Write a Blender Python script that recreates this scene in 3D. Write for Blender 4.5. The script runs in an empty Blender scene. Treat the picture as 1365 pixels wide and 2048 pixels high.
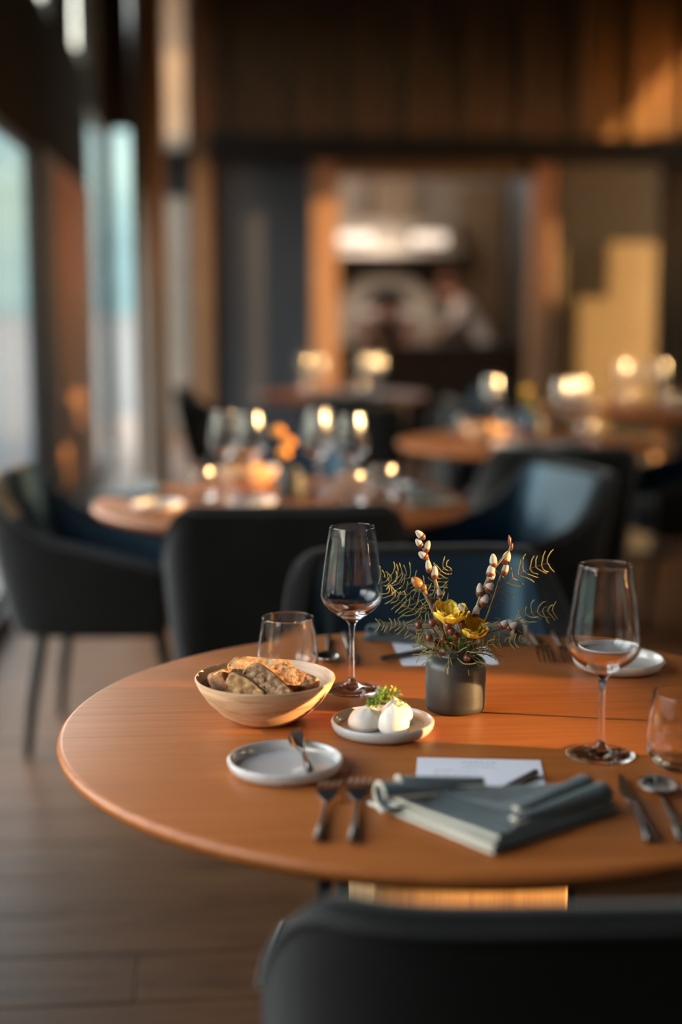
import bpy, bmesh, math, random
from math import sin, cos, pi, radians as R
from mathutils import Vector, Matrix, noise

rnd = random.Random(7)
SC = bpy.context.scene
COL = SC.collection

# ------------------------------------------------------------------ camera, sky, sun, exposure
cam_d = bpy.data.cameras.new('camera')
cam_d.sensor_fit = 'VERTICAL'; cam_d.sensor_height = 36; cam_d.sensor_width = 24
cam_d.lens = 50; cam_d.clip_start = .05; cam_d.clip_end = 500
cam_d.dof.use_dof = True; cam_d.dof.focus_distance = 1.92; cam_d.dof.aperture_fstop = 1.25
cam = bpy.data.objects.new('camera', cam_d); COL.objects.link(cam)
cam.location = (0, 0, 1.29); cam.rotation_euler = (R(90 - 8.5), 0, R(-5))
SC.camera = cam

W = bpy.data.worlds.new('sky'); SC.world = W; W.use_nodes = True
wn = W.node_tree; bg = wn.nodes['Background']
sky = wn.nodes.new('ShaderNodeTexSky'); sky.sky_type = 'NISHITA'
sky.sun_disc = False; sky.sun_elevation = R(11); sky.sun_rotation = R(105)
sky.air_density = 1.0; sky.dust_density = 0.15; sky.ozone_density = 1.5
tint = wn.nodes.new('ShaderNodeMixRGB'); tint.blend_type = 'MULTIPLY'; tint.inputs[0].default_value = 1; tint.inputs[2].default_value = (1.55, 1.0, .70, 1)
wn.links.new(sky.outputs[0], tint.inputs[1]); wn.links.new(tint.outputs[0], bg.inputs[0]); bg.inputs[1].default_value = 5.0

SUN_EL = R(10); SUN_AZ = R(15)          # low evening sun from the right, a little behind the camera
sd = bpy.data.lights.new('sun', 'SUN'); sd.energy = 27; sd.color = (1, .58, .24); sd.angle = R(.6)
so = bpy.data.objects.new('sun', sd); COL.objects.link(so)
ld = Vector((-cos(SUN_AZ) * cos(SUN_EL), sin(SUN_AZ) * cos(SUN_EL), -sin(SUN_EL)))
so.rotation_euler = ld.to_track_quat('-Z', 'Y').to_euler(); so.location = (8, -2, 6)

vs = SC.view_settings
vs.view_transform = 'Standard'; vs.look = 'None'; vs.gamma = 1; vs.use_curve_mapping = False
vs.exposure = -0.5
SC.cycles.max_bounces = 14; SC.cycles.transmission_bounces = 12; SC.cycles.transparent_max_bounces = 16
SC.cycles.glossy_bounces = 8; SC.cycles.diffuse_bounces = 5

# ------------------------------------------------------------------ materials
MATS = {}
def mat(name, col, rough=.5, metal=0, **kw):
    m = bpy.data.materials.new(name); m.use_nodes = True
    b = m.node_tree.nodes['Principled BSDF']
    b.inputs['Base Color'].default_value = (*col, 1)
    b.inputs['Roughness'].default_value = rough
    b.inputs['Metallic'].default_value = metal
    for k, v in kw.items():
        b.inputs[k.replace('_', ' ')].default_value = v
    MATS[name] = m
    return m

def ramp(nt, stops):
    r = nt.nodes.new('ShaderNodeValToRGB')
    e = r.color_ramp.elements
    while len(e) < len(stops): e.new(.5)
    for i, (p, c) in enumerate(stops):
        e[i].position = p; e[i].color = (*c, 1)
    return r

def grain(name, stops, scale=(1, 14, 14), nscale=3.0, rough=.4, bump=.1, coord='Object', detail=6, distort=.4, coat=0, fine=None):
    """procedural grain: noise stretched along one axis, coloured by a ramp, with a little relief"""
    m = mat(name, (.5, .5, .5), rough)
    nt = m.node_tree; b = nt.nodes['Principled BSDF']
    tc = nt.nodes.new('ShaderNodeTexCoord'); mp = nt.nodes.new('ShaderNodeMapping')
    mp.inputs['Scale'].default_value = scale
    if coord == 'Object':
        oi = nt.nodes.new('ShaderNodeObjectInfo'); ad = nt.nodes.new('ShaderNodeVectorMath'); ad.operation = 'ADD'
        ml = nt.nodes.new('ShaderNodeVectorMath'); ml.operation = 'SCALE'; ml.inputs['Scale'].default_value = 7.3
        cb = nt.nodes.new('ShaderNodeCombineXYZ')
        for i in range(3): nt.links.new(oi.outputs['Random'], cb.inputs[i])
        nt.links.new(cb.outputs[0], ml.inputs[0])
        nt.links.new(tc.outputs['Object'], ad.inputs[0]); nt.links.new(ml.outputs[0], ad.inputs[1])
        nt.links.new(ad.outputs[0], mp.inputs[0])
    else:
        nt.links.new(tc.outputs[coord], mp.inputs[0])
    n = nt.nodes.new('ShaderNodeTexNoise'); n.inputs['Scale'].default_value = nscale
    n.inputs['Detail'].default_value = detail; n.inputs['Distortion'].default_value = distort
    n.inputs['Roughness'].default_value = .6
    nt.links.new(mp.outputs[0], n.inputs['Vector'])
    r = ramp(nt, stops); nt.links.new(n.outputs['Fac'], r.inputs[0])
    nt.links.new(r.outputs[0], b.inputs['Base Color'])
    if bump:
        bp = nt.nodes.new('ShaderNodeBump'); bp.inputs['Strength'].default_value = bump; bp.inputs['Distance'].default_value = .002
        nt.links.new(n.outputs['Fac'], bp.inputs['Height']); nt.links.new(bp.outputs[0], b.inputs['Normal'])
    if coat:
        b.inputs['Coat Weight'].default_value = coat; b.inputs['Coat Roughness'].default_value = .25
    return m

OAK = grain('oak_table', [(.28, (.265, .076, .016)), (.48, (.350, .106, .024)), (.62, (.392, .124, .030)), (.78, (.335, .100, .023))],
            scale=(1.0, 26, 26), nscale=3.4, rough=.40, bump=.03, detail=9)
OAK.node_tree.nodes['Principled BSDF'].inputs['Specular IOR Level'].default_value = .32
FLOORW = grain('floor_oak', [(.25, (.035, .013, .005)), (.45, (.135, .056, .020)), (.6, (.172, .074, .028)), (.8, (.12, .048, .017))],
               scale=(1.2, 9, 9), nscale=2.2, rough=.5, bump=.15, detail=7)
FLOORW.node_tree.nodes['Principled BSDF'].inputs['Specular IOR Level'].default_value = .2
TIMBER = grain('column_timber', [(.3, (.22, .105, .045)), (.6, (.34, .17, .075)), (.8, (.28, .13, .055))],
               scale=(10, 10, .8), nscale=2.5, rough=.5, bump=.1)
COLW = grain('limed_timber', [(.3, (.12, .080, .050)), (.6, (.18, .125, .085)), (.8, (.15, .10, .065))], scale=(10, 10, .8), nscale=2.5, rough=.35, bump=.05)
PALEPOST = grain('pale_timber', [(.3, (.29, .155, .08)), (.6, (.38, .21, .115)), (.8, (.32, .175, .095))], scale=(9, 9, .7), nscale=2.5, rough=.55, bump=.1)
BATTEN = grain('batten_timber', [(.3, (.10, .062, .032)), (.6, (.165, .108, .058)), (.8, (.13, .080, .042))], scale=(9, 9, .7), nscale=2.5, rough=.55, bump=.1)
BATTEN_SUN = grain('batten_timber_sunlit', [(.3, (.22, .11, .032)), (.6, (.31, .165, .052)), (.8, (.26, .13, .04))], scale=(9, 9, .7), nscale=2.5, rough=.55, bump=.1)  # lighter batten wood, brightening the sun patch through its colour
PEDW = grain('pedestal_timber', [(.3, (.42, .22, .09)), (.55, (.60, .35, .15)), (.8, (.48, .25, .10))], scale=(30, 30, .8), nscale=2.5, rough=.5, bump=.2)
BOWLW = grain('turned_maple', [(.28, (.27, .14, .07)), (.42, (.52, .31, .175)), (.6, (.68, .45, .28)), (.78, (.60, .37, .21))],
              scale=(2.2, 2.2, 17), nscale=4.5, rough=.45, bump=.04, detail=5, distort=1.0)
DARKWALL = grain('dark_plaster', [(.3, (.028, .024, .020)), (.7, (.045, .038, .032))], scale=(1, 1, 1), nscale=2, rough=.7, bump=0)
GREYWALL = grain('grey_panel', [(.3, (.050, .056, .068)), (.7, (.072, .081, .098))], scale=(1, 1, .4), nscale=2, rough=.45, bump=0)
SOOT = mat('soot_black_wall', (.012, .011, .010), .9, **{'Specular_IOR_Level': .1})
CEIL = mat('dark_ceiling', (.035, .029, .024), .8)
STEEL_BLACK = mat('black_steel', (.010, .010, .011), .45)
GROUND = grain('gravel_ground', [(.3, (.040, .052, .056)), (.7, (.060, .075, .078))], scale=(1, 1, 1), nscale=3, rough=.9, bump=0, coord='Object')

def fabric(name, c1, c2, sheen=.3, scale=420):
    m = mat(name, c1, .85); nt = m.node_tree; b = nt.nodes['Principled BSDF']
    b.inputs['Specular IOR Level'].default_value = .12; b.inputs['Sheen Weight'].default_value = sheen; b.inputs['Sheen Roughness'].default_value = .4
    tc = nt.nodes.new('ShaderNodeTexCoord')
    n = nt.nodes.new('ShaderNodeTexNoise'); n.inputs['Scale'].default_value = scale; n.inputs['Detail'].default_value = 2
    n2 = nt.nodes.new('ShaderNodeTexNoise'); n2.inputs['Scale'].default_value = 9; n2.inputs['Detail'].default_value = 3
    nt.links.new(tc.outputs['Object'], n.inputs['Vector']); nt.links.new(tc.outputs['Object'], n2.inputs['Vector'])
    mx = nt.nodes.new('ShaderNodeMath'); mx.operation = 'MULTIPLY_ADD'; mx.inputs[1].default_value = .5
    nt.links.new(n.outputs['Fac'], mx.inputs[0])
    h = nt.nodes.new('ShaderNodeMath'); h.operation = 'MULTIPLY'; h.inputs[1].default_value = .5
    nt.links.new(n2.outputs['Fac'], h.inputs[0]); nt.links.new(h.outputs[0], mx.inputs[2])
    r = ramp(nt, [(.35, c1), (.65, c2)]); nt.links.new(mx.outputs[0], r.inputs[0])
    nt.links.new(r.outputs[0], b.inputs['Base Color'])
    bp = nt.nodes.new('ShaderNodeBump'); bp.inputs['Strength'].default_value = .35; bp.inputs['Distance'].default_value = .001
    nt.links.new(n.outputs['Fac'], bp.inputs['Height']); nt.links.new(bp.outputs[0], b.inputs['Normal'])
    return m
CHAIRF = fabric('charcoal_wool', (.008, .0078, .0072), (.0145, .014, .013), .22)
SEATF = fabric('charcoal_seat', (.008, .010, .012), (.015, .018, .020), .1)
PIPE = fabric('charcoal_piping', (.03, .03, .03), (.06, .06, .058), .3)
NAPK = fabric('slate_linen', (.046, .062, .068), (.085, .108, .116), .2, 700)
HEM = fabric('cream_hem', (.50, .46, .37), (.66, .61, .50), .2, 900)
LINING = mat('black_leather_sky_tint', (.010, .020, .034), .34, **{'Specular_IOR_Level': .7, 'Specular_Tint': (.45, .75, 1, 1)})  # blue of the reflected sky put into base colour and specular tint
LEGM = mat('black_stained_leg', (.012, .012, .012), .35)

GLASS = bpy.data.materials.new('clear_glass'); GLASS.use_nodes = True
nt = GLASS.node_tree; nt.nodes.remove(nt.nodes['Principled BSDF'])
g = nt.nodes.new('ShaderNodeBsdfGlass'); g.inputs['IOR'].default_value = 1.40; g.inputs['Roughness'].default_value = .0
nt.links.new(g.outputs[0], nt.nodes['Material Output'].inputs[0])
GLASSB = GLASS.copy(); GLASSB.name = 'clear_glass_rough'  # roughened to spread the sun glints on the far glasses
GLASSB.node_tree.nodes['Glass BSDF'].inputs['Roughness'].default_value = .085

def pane_mat(name, tint=(1, 1, 1)):
    m = bpy.data.materials.new(name); m.use_nodes = True; nt = m.node_tree
    nt.nodes.remove(nt.nodes['Principled BSDF'])
    t = nt.nodes.new('ShaderNodeBsdfTransparent'); t.inputs[0].default_value = (*tint, 1)
    gl = nt.nodes.new('ShaderNodeBsdfGlossy'); gl.inputs['Roughness'].default_value = .02
    fr = nt.nodes.new('ShaderNodeLayerWeight'); fr.inputs[0].default_value = .5      # Schlick reflectance, the same from both sides
    pw = nt.nodes.new('ShaderNodeMath'); pw.operation = 'POWER'; pw.inputs[1].default_value = 5
    ma = nt.nodes.new('ShaderNodeMath'); ma.operation = 'MULTIPLY_ADD'; ma.inputs[1].default_value = .5; ma.inputs[2].default_value = .02
    nt.links.new(fr.outputs['Facing'], pw.inputs[0]); nt.links.new(pw.outputs[0], ma.inputs[0])
    mx = nt.nodes.new('ShaderNodeMixShader')
    nt.links.new(ma.outputs[0], mx.inputs[0]); nt.links.new(t.outputs[0], mx.inputs[1]); nt.links.new(gl.outputs[0], mx.inputs[2])
    nt.links.new(mx.outputs[0], nt.nodes['Material Output'].inputs[0])
    return m
PANE = pane_mat('window_pane', (.97, .98, .98))
PANE_BLUE = pane_mat('window_pane_cool', (.55, .85, .95))
PANE_DARK = pane_mat('smoked_pane', (.52, .53, .52))

def speckled(name, base, spot, rough=.18):
    m = mat(name, base, rough); nt = m.node_tree; b = nt.nodes['Principled BSDF']
    tc = nt.nodes.new('ShaderNodeTexCoord'); n = nt.nodes.new('ShaderNodeTexNoise'); n.inputs['Scale'].default_value = 260
    n.inputs['Detail'].default_value = 3
    nt.links.new(tc.outputs['Object'], n.inputs['Vector'])
    r = ramp(nt, [(.28, spot), (.36, base)]); nt.links.new(n.outputs['Fac'], r.inputs[0]); nt.links.new(r.outputs[0], b.inputs['Base Color'])
    return m
CERAM = speckled('stoneware_glaze', (.47, .44, .42), (.36, .33, .30), .16)
VASEM = grain('dark_stoneware', [(.3, (.024, .024, .022)), (.7, (.036, .036, .032))], scale=(1, 1, 30), nscale=5, rough=.46, bump=.12)
DOLLOP = mat('whipped_cream', (.80, .72, .63), .5, **{'Subsurface_Weight': .15, 'Subsurface_Scale': .006})
DOLLOP.node_tree.nodes['Principled BSDF'].inputs['Subsurface Radius'].default_value = (1, .7, .5)
CRUST = grain('bread_crust', [(.32, (.07, .026, .010)), (.46, (.26, .095, .030)), (.6, (.46, .20, .075)), (.74, (.66, .45, .28))], scale=(1, 1, 1), nscale=60, rough=.8, bump=.6, distort=.3)
CRUMB = grain('bread_crumb', [(.32, (.22, .095, .035)), (.5, (.50, .27, .11)), (.68, (.66, .42, .20))], scale=(1, 1, 1), nscale=110, rough=.9, bump=.8, distort=.2)
CRUMB_D = grain('seeded_crumb', [(.34, (.06, .026, .012)), (.5, (.30, .155, .070)), (.66, (.58, .40, .23))], scale=(1, 1, 1), nscale=160, rough=.9, bump=.9, distort=.2)
FLATW = mat('cutlery_steel', (.52, .48, .44), .28, 1.0)
HANDW = mat('cutlery_handle', (.20, .19, .185), .22, 1.0)
PAPER = mat('card_paper', (.66, .68, .76), .75)
INK = mat('printed_ink', (.10, .10, .12), .8)
INKL = mat('printed_ink_grey', (.30, .30, .34), .8)
PENM = mat('pen_black', (.02, .02, .018), .35)
TWIG = grain('twig_bark', [(.3, (.10, .055, .03)), (.7, (.30, .19, .10))], scale=(1, 1, 1), nscale=150, rough=.8, bump=.4)
WILLOW = grain('willow_bark', [(.3, (.16, .12, .04)), (.7, (.34, .25, .10))], scale=(1, 1, 1), nscale=120, rough=.7, bump=.2)
CATKIN = mat('catkin_fur', (.46, .38, .32), .9, **{'Sheen_Weight': .8})
HUSK = mat('catkin_husk', (.16, .045, .018), .4)
FERN = mat('fern_olive', (.20, .17, .045), .7)
FERNSTEM = mat('fern_stem', (.11, .045, .025), .6)
PETAL = mat('yellow_petal', (.95, .62, .06), .5, **{'Subsurface_Weight': .2, 'Subsurface_Scale': .004})
BERRY = mat('brown_berry', (.13, .028, .016), .35)
LEAFG = mat('green_leaf', (.06, .14, .03), .45)
THYME = mat('thyme_leaf', (.30, .42, .10), .5)
THYMEL = mat('thyme_stem', (.40, .32, .16), .6)
BUDM = grain('horse_bud', [(.3, (.16, .05, .015)), (.7, (.45, .22, .05))], scale=(1, 1, 1), nscale=90, rough=.3, bump=.2)
SKIN = mat('skin', (.45, .21, .14), .55)
WHITEC = mat('white_cotton', (.62, .56, .54), .9)
DARKC = mat('dark_apron', (.03, .024, .02), .9)
HAIRB = mat('black_hair', (.012, .01, .009), .6)
HAIRR = mat('auburn_hair', (.10, .035, .018), .6)
STAINLESS = mat('stainless', (.34, .31, .28), .40, 1.0)
TILE = mat('kitchen_tile', (.30, .26, .22), .5)
COUNTER = mat('dark_counter', (.030, .018, .011), .4)
REFLECT = grain('yellow_reflection', [(.3, (.52, .43, .26)), (.7, (.60, .51, .32))], scale=(1, 1, 1), nscale=3, rough=.9, bump=0)  # pale yellow of the reflections in the smoked glass
LAMPE = bpy.data.materials.new('lit_lamp'); LAMPE.use_nodes = True
LAMPE.node_tree.nodes['Principled BSDF'].inputs['Emission Color'].default_value = (1, .80, .62, 1)
LAMPE.node_tree.nodes['Principled BSDF'].inputs['Emission Strength'].default_value = .6

# ------------------------------------------------------------------ geometry helpers
def tag(o, label=None, cat=None, group=None, kind=None):
    if label: o['label'] = label
    if cat: o['category'] = cat
    if group: o['group'] = group
    if kind: o['kind'] = kind
    return o

def obj(name, geo, m, parent=None, smooth=True, loc=None, rz=None):
    v, f = geo
    me = bpy.data.meshes.new(name); me.from_pydata([tuple(p) for p in v], [], f); me.update()
    bm = bmesh.new(); bm.from_mesh(me); bmesh.ops.recalc_face_normals(bm, faces=bm.faces); bm.to_mesh(me); bm.free()
    if smooth:
        me.polygons.foreach_set('use_smooth', [True] * len(me.polygons))
        try: me.set_sharp_from_angle(angle=R(50))
        except Exception: pass
    me.materials.append(m)
    o = bpy.data.objects.new(name, me); COL.objects.link(o)
    if parent: o.parent = parent
    if loc: o.location = loc
    if rz is not None: o.rotation_euler = (0, 0, rz)
    return o

def raw(name, geo, m, parent=None):
    """open surface whose winding already points outwards (glass shells)"""
    v, f = geo
    me = bpy.data.meshes.new(name); me.from_pydata([tuple(p) for p in v], [], f); me.update()
    me.polygons.foreach_set('use_smooth', [True] * len(me.polygons)); me.materials.append(m)
    o = bpy.data.objects.new(name, me); COL.objects.link(o)
    if parent: o.parent = parent
    return o

def empty(name, loc, rz=0):
    o = bpy.data.objects.new(name, None); COL.objects.link(o); o.location = loc; o.rotation_euler = (0, 0, rz); o.empty_display_size = .05
    return o

def join(*geos):
    V = []; F = []
    for v, f in geos:
        n = len(V); V += [tuple(p) for p in v]; F += [tuple(i + n for i in q) for q in f]
    return V, F

def box(x0, x1, y0, y1, z0, z1, b=0):
    if b <= 0:
        v = [(x0, y0, z0), (x1, y0, z0), (x1, y1, z0), (x0, y1, z0), (x0, y0, z1), (x1, y0, z1), (x1, y1, z1), (x0, y1, z1)]
        return v, [(0, 3, 2, 1), (4, 5, 6, 7), (0, 1, 5, 4), (1, 2, 6, 5), (2, 3, 7, 6), (3, 0, 4, 7)]
    bm = bmesh.new(); bmesh.ops.create_cube(bm, size=1)
    for q in bm.verts: q.co = Vector(((x0 + x1) / 2 + q.co.x * (x1 - x0), (y0 + y1) / 2 + q.co.y * (y1 - y0), (z0 + z1) / 2 + q.co.z * (z1 - z0)))
    bmesh.ops.bevel(bm, geom=bm.edges[:], offset=b, segments=2, affect='EDGES', profile=.5)
    bm.verts.ensure_lookup_table(); v = [tuple(q.co) for q in bm.verts]; f = [tuple(q.index for q in fc.verts) for fc in bm.faces]; bm.free()
    return v, f

def lathe(prof, n=48, cx=0, cy=0, cz=0):
    V = []; F = []; rows = []
    for r, z in prof:
        if r < 1e-6: rows.append([len(V)]); V.append((cx, cy, cz + z))
        else:
            rows.append(list(range(len(V), len(V) + n)))
            V += [(cx + r * cos(2 * pi * k / n), cy + r * sin(2 * pi * k / n), cz + z) for k in range(n)]
    for a, b in zip(rows, rows[1:]):
        for k in range(n):
            k2 = (k + 1) % n
            if len(a) == 1 and len(b) == 1: continue
            if len(a) == 1: F.append((a[0], b[k2], b[k]))
            elif len(b) == 1: F.append((a[k], a[k2], b[0]))
            else: F.append((a[k], a[k2], b[k2], b[k]))
    return V, F

def tube(pts, rad, n=8, caps=True):
    pts = [Vector(p) for p in pts]; V = []; F = []
    if not hasattr(rad, '__len__'): rad = [rad] * len(pts)
    up = Vector((0, 0, 1)); prev = None
    for i, p in enumerate(pts):
        d = (pts[min(i + 1, len(pts) - 1)] - pts[max(i - 1, 0)]).normalized()
        if prev is None:
            a = d.cross(up) if abs(d.z) < .95 else d.cross(Vector((1, 0, 0)))
        else: a = prev - d * prev.dot(d)
        a.normalize(); prev = a; b = d.cross(a)
        V += [tuple(p + (a * cos(2 * pi * k / n) + b * sin(2 * pi * k / n)) * rad[i]) for k in range(n)]
    for i in range(len(pts) - 1):
        for k in range(n):
            k2 = (k + 1) % n
            F.append((i * n + k, i * n + k2, (i + 1) * n + k2, (i + 1) * n + k))
    if caps:
        F.append(tuple(range(n - 1, -1, -1))); F.append(tuple((len(pts) - 1) * n + k for k in range(n)))
    return V, F

def smooth_path(pts, n=6):
    """Catmull-Rom through the points"""
    P = [Vector(p) for p in pts]; P = [P[0] * 2 - P[1]] + P + [P[-1] * 2 - P[-2]]; out = []
    for i in range(1, len(P) - 2):
        for k in range(n):
            t = k / n; a, b, c, d = P[i - 1:i + 3]
            out.append(.5 * ((2 * b) + (c - a) * t + (2 * a - 5 * b + 4 * c - d) * t * t + (3 * b - a - 3 * c + d) * t ** 3))
    out.append(P[-2]); return out

def ellipsoid(c, rx, ry, rz, axis=None, nu=12, nv=8, taper=0):
    V = []; F = []
    M = Matrix.Identity(3)
    if axis is not None: M = Vector(axis).to_track_quat('Z', 'Y').to_matrix()
    prof = []
    for j in range(nv + 1):
        a = -pi / 2 + pi * j / nv
        prof.append((cos(a) if 0 < j < nv else 0, sin(a)))
    v, f = lathe(prof, nu)
    for p in v:
        k = 1 - taper * p[2]
        V.append(tuple(Vector(c) + M @ Vector((p[0] * rx * k, p[1] * ry * k, p[2] * rz))))
    return V, f

def grid(fn, nu, nv):
    V = [tuple(fn(i / nu, j / nv)) for j in range(nv + 1) for i in range(nu + 1)]
    F = [(j * (nu + 1) + i, j * (nu + 1) + i + 1, (j + 1) * (nu + 1) + i + 1, (j + 1) * (nu + 1) + i) for j in range(nv) for i in range(nu)]
    return V, F

def solid(o, t, off=0, sub=0):
    s = o.modifiers.new('thickness', 'SOLIDIFY'); s.thickness = t; s.offset = off
    if sub:
        q = o.modifiers.new('smooth', 'SUBSURF'); q.levels = sub; q.render_levels = sub
    return o

def dup(root, loc, rz=None, label=None, group=None):
    def cp(o, par):
        c = o.copy(); COL.objects.link(c)
        if par is not None: c.parent = par; c.matrix_parent_inverse = o.matrix_parent_inverse.copy()
        for ch in o.children: cp(ch, c)
        return c
    r = cp(root, None); r.location = loc
    if rz is not None: r.rotation_euler = (0, 0, rz)
    if label: r['label'] = label
    if group: r['group'] = group
    elif 'group' in r: del r['group']
    return r

def struct(name, geo, m, parent=None, label=None, smooth=False):
    o = obj(name, geo, m, parent, smooth)
    if parent is None: o['kind'] = 'structure'
    if label: o['label'] = label
    return o

# ------------------------------------------------------------------ the room
XL, XR, YB, YN, ZC = -.87, 4.6, 12.0, -3.0, 4.6     # inner faces: window wall, right wall, back wall, wall behind, ceiling
floor = struct('floor', box(XL - .3, XR + .2, YN - .2, YB + 4.2, -.25, -.018), FLOORW, label='wide oak plank floor')
row_h = .2; gap = .003; pl = {}
k = 0; y = .9
while y < YB - .02:
    x = XL + .004 - (.9 if k % 2 else .1) - .45 * (k % 3)
    while x < XR:
        L = (2.1, 2.6, 1.7)[k % 3]
        a, b = max(x, XL + .003), min(x + L - gap, XR - .003)
        if b - a > .05:
            key = round(b - a, 3)
            if key not in pl:
                p = obj('plank', box(0, b - a, 0, row_h - gap, -.018, 0, .0015), FLOORW, floor, False); pl[key] = p.data; p.location = (a, y, 0)
            else:
                p = bpy.data.objects.new('plank', pl[key]); COL.objects.link(p); p.parent = floor; p.location = (a, y, 0)
        x += L
    y += row_h; k += 1
near_floor = struct('floor_entry', box(XL, XR, YN, .9 - gap, -.018, 0), FLOORW, label='oak floor behind the near chair')
struct('ceiling', box(XL - .3, XR + .3, YN - .3, YB + 4.2, ZC, ZC + .15), CEIL)
struct('wall_behind', box(XL - .2, XR + .2, YN - .2, YN, 0, ZC), DARKWALL)

def holed_wall(name, x0, x1, ylo, yhi, zlo, zhi, holes, m):
    """a wall along Y with rectangular openings, built of solid cells"""
    ys = sorted({ylo, yhi, *[h[0] for h in holes], *[h[1] for h in holes]}); zs = sorted({zlo, zhi, *[h[2] for h in holes], *[h[3] for h in holes]})
    g = []
    for a, b in zip(ys, ys[1:]):
        run = None
        for c, d in zip(zs, zs[1:]):
            my, mz = (a + b) / 2, (c + d) / 2
            open_ = any(h[0] < my < h[1] and h[2] < mz < h[3] for h in holes)
            if open_:
                if run: g.append(box(x0, x1, a, b, *run)); run = None
            else: run = (run[0], d) if run else (c, d)
        if run: g.append(box(x0, x1, a, b, *run))
    return struct(name, join(*g), m)

# window wall on the left: low plinth, tall panes, black header, clerestory
left_holes = [(.60, 2.45, .72, 2.2), (3.4, 7.15, .10, 2.03), (10.3, 11.9, .06, 2.62), (7.55, 8.15, 2.78, 3.9), (9.4, 10.1, 2.85, 3.9)]
holed_wall('wall_left', XL - .045, XL, YN, YB, 0, ZC, left_holes, SOOT)
wi = 0
def left_window(y0, y1, z0, z1, m):
    global wi
    wi += 1
    o = struct('window_%d' % wi, join(box(XL - .04, XL - .004, y0, y0 + .045, z0, z1), box(XL - .04, XL - .004, y1 - .045, y1, z0, z1),
               box(XL - .04, XL - .004, y0 + .045, y1 - .045, z0, z0 + .04), box(XL - .04, XL - .004, y0 + .045, y1 - .045, z1 - .04, z1)), STEEL_BLACK)
    p = obj('pane', box(XL - .024, XL - .018, y0 + .045, y1 - .045, z0 + .04, z1 - .04), m, o, False)
for a_, b_, c_, d_ in [(.60, 1.55, .72, 2.2), (1.55, 2.45, .72, 2.2), (3.4, 5.15, .10, 2.03), (5.15, 7.15, .10, 2.03), (10.3, 11.9, .06, 2.62)]:
    left_window(a_, b_, c_, d_, PANE)
left_window(7.55, 8.15, 2.78, 3.9, PANE); left_window(9.4, 10.1, 2.85, 3.9, PANE)
struct('trim_1', box(XL, XL + .02, 7.87, 10.25, .0, 2.03), TIMBER, label='brown timber lining between two windows')
struct('trim_2', box(XL, XL + .03, 7.2, 7.85, .0, 2.03), GREYWALL, label='dark door-sized panel in the window wall')
struct('baseboard_left', box(XL, XL + .035, YN, 11.95, 0, .09, .004), STEEL_BLACK)

# right wall, out of the picture: made-up openings aimed so sun patches land where wanted
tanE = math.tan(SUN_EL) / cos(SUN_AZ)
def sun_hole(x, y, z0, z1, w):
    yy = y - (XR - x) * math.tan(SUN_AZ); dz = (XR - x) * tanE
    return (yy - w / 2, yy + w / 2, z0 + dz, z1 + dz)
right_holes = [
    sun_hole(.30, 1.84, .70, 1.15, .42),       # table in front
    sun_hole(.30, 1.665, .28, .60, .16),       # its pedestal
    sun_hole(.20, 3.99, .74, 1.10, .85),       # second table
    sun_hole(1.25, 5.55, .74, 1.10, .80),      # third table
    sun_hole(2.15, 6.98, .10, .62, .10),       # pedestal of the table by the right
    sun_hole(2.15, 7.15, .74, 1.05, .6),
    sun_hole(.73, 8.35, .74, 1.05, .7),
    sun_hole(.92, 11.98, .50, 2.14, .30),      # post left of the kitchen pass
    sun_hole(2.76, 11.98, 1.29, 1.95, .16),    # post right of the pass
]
holed_wall('wall_right', XR, XR + .2, YN, 11.30, 0, ZC, right_holes[:-1], DARKWALL)
holed_wall('wall_right_gable', XR, XR + .2, 11.30, YB, 0, 2.72, right_holes[-2:], DARKWALL)
for h in right_holes:  # panes for the made-up sun openings
    wi += 1
    struct('window_%d' % wi, box(XR + .09, XR + .10, h[0], h[1], h[2], h[3]), PANE)
# above its back end an added sloped panel, unseen, shapes the sun patch
sun_mask = [(11.3, 2.72), (11.504, 2.72), (YB, 4.21), (YB, ZC), (11.3, ZC)]
struct('trim_sun_mask', ([(XR, *p) for p in sun_mask] + [(XR + .1, *p) for p in sun_mask], [(0, 1, 2, 3, 4), (9, 8, 7, 6, 5)] + [(i, (i + 1) % 5, 5 + (i + 1) % 5, 5 + i) for i in range(5)]), DARKWALL)

# back wall: posts, black beam, grey panel, pass to the kitchen, smoked glass, battens above
struct('wall_back', box(-.03, .81, YB + .05, YB + .15, 0, 2.41), GREYWALL, label='dark grey wall panel left of the kitchen pass')
struct('wall_upper', box(-.17, XR + .2, YB + .06, YB + .2, 2.62, ZC), BATTEN, label='boarding behind the upper battens')
bt = None
x = -.02; i = 0
batwall = empty('trim_battens', (0, YB, 2.62)); batwall['kind'] = 'structure'; batwall['label'] = 'vertical timber battens above the black beam'
while x < XR - .12:
    w = (.10, .085, .11)[i % 3]
    key = w
    in_sun = x > 3.02  # battens here take the colour brightened for the sun patch
    if in_sun: w = w * 1.0001
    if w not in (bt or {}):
        o = obj('batten', box(0, w, -.04 + .0, .06, 0, ZC - 2.62, .004), BATTEN_SUN if in_sun else BATTEN, batwall, False)
        bt = (bt or {}); bt[w] = o.data
    else:
        o = bpy.data.objects.new('batten', bt[w]); COL.objects.link(o); o.parent = batwall
    o.location = (x, (0, .012, -.012, .006)[i % 4], 0)
    x += w + .018; i += 1
struct('trim_beam', box(-.05, XR, YB - .12, YB + .2, 2.41, 2.62, .008), STEEL_BLACK, label='long black steel beam across the back of the room')
struct('trim_beam_left', box(-.52, -.17, YB - .05, YB + .12, 2.12, 2.50), STEEL_BLACK)
struct('wall_upper_left', box(XL, -.47, YB - .03, YB + .08, 2.66, ZC), DARKWALL)
struct('trim_post_corner', box(-.17, -.03, YB - .08, YB + .12, 0, ZC, .006), TIMBER, label='brown timber corner post')
wi += 1
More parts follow.
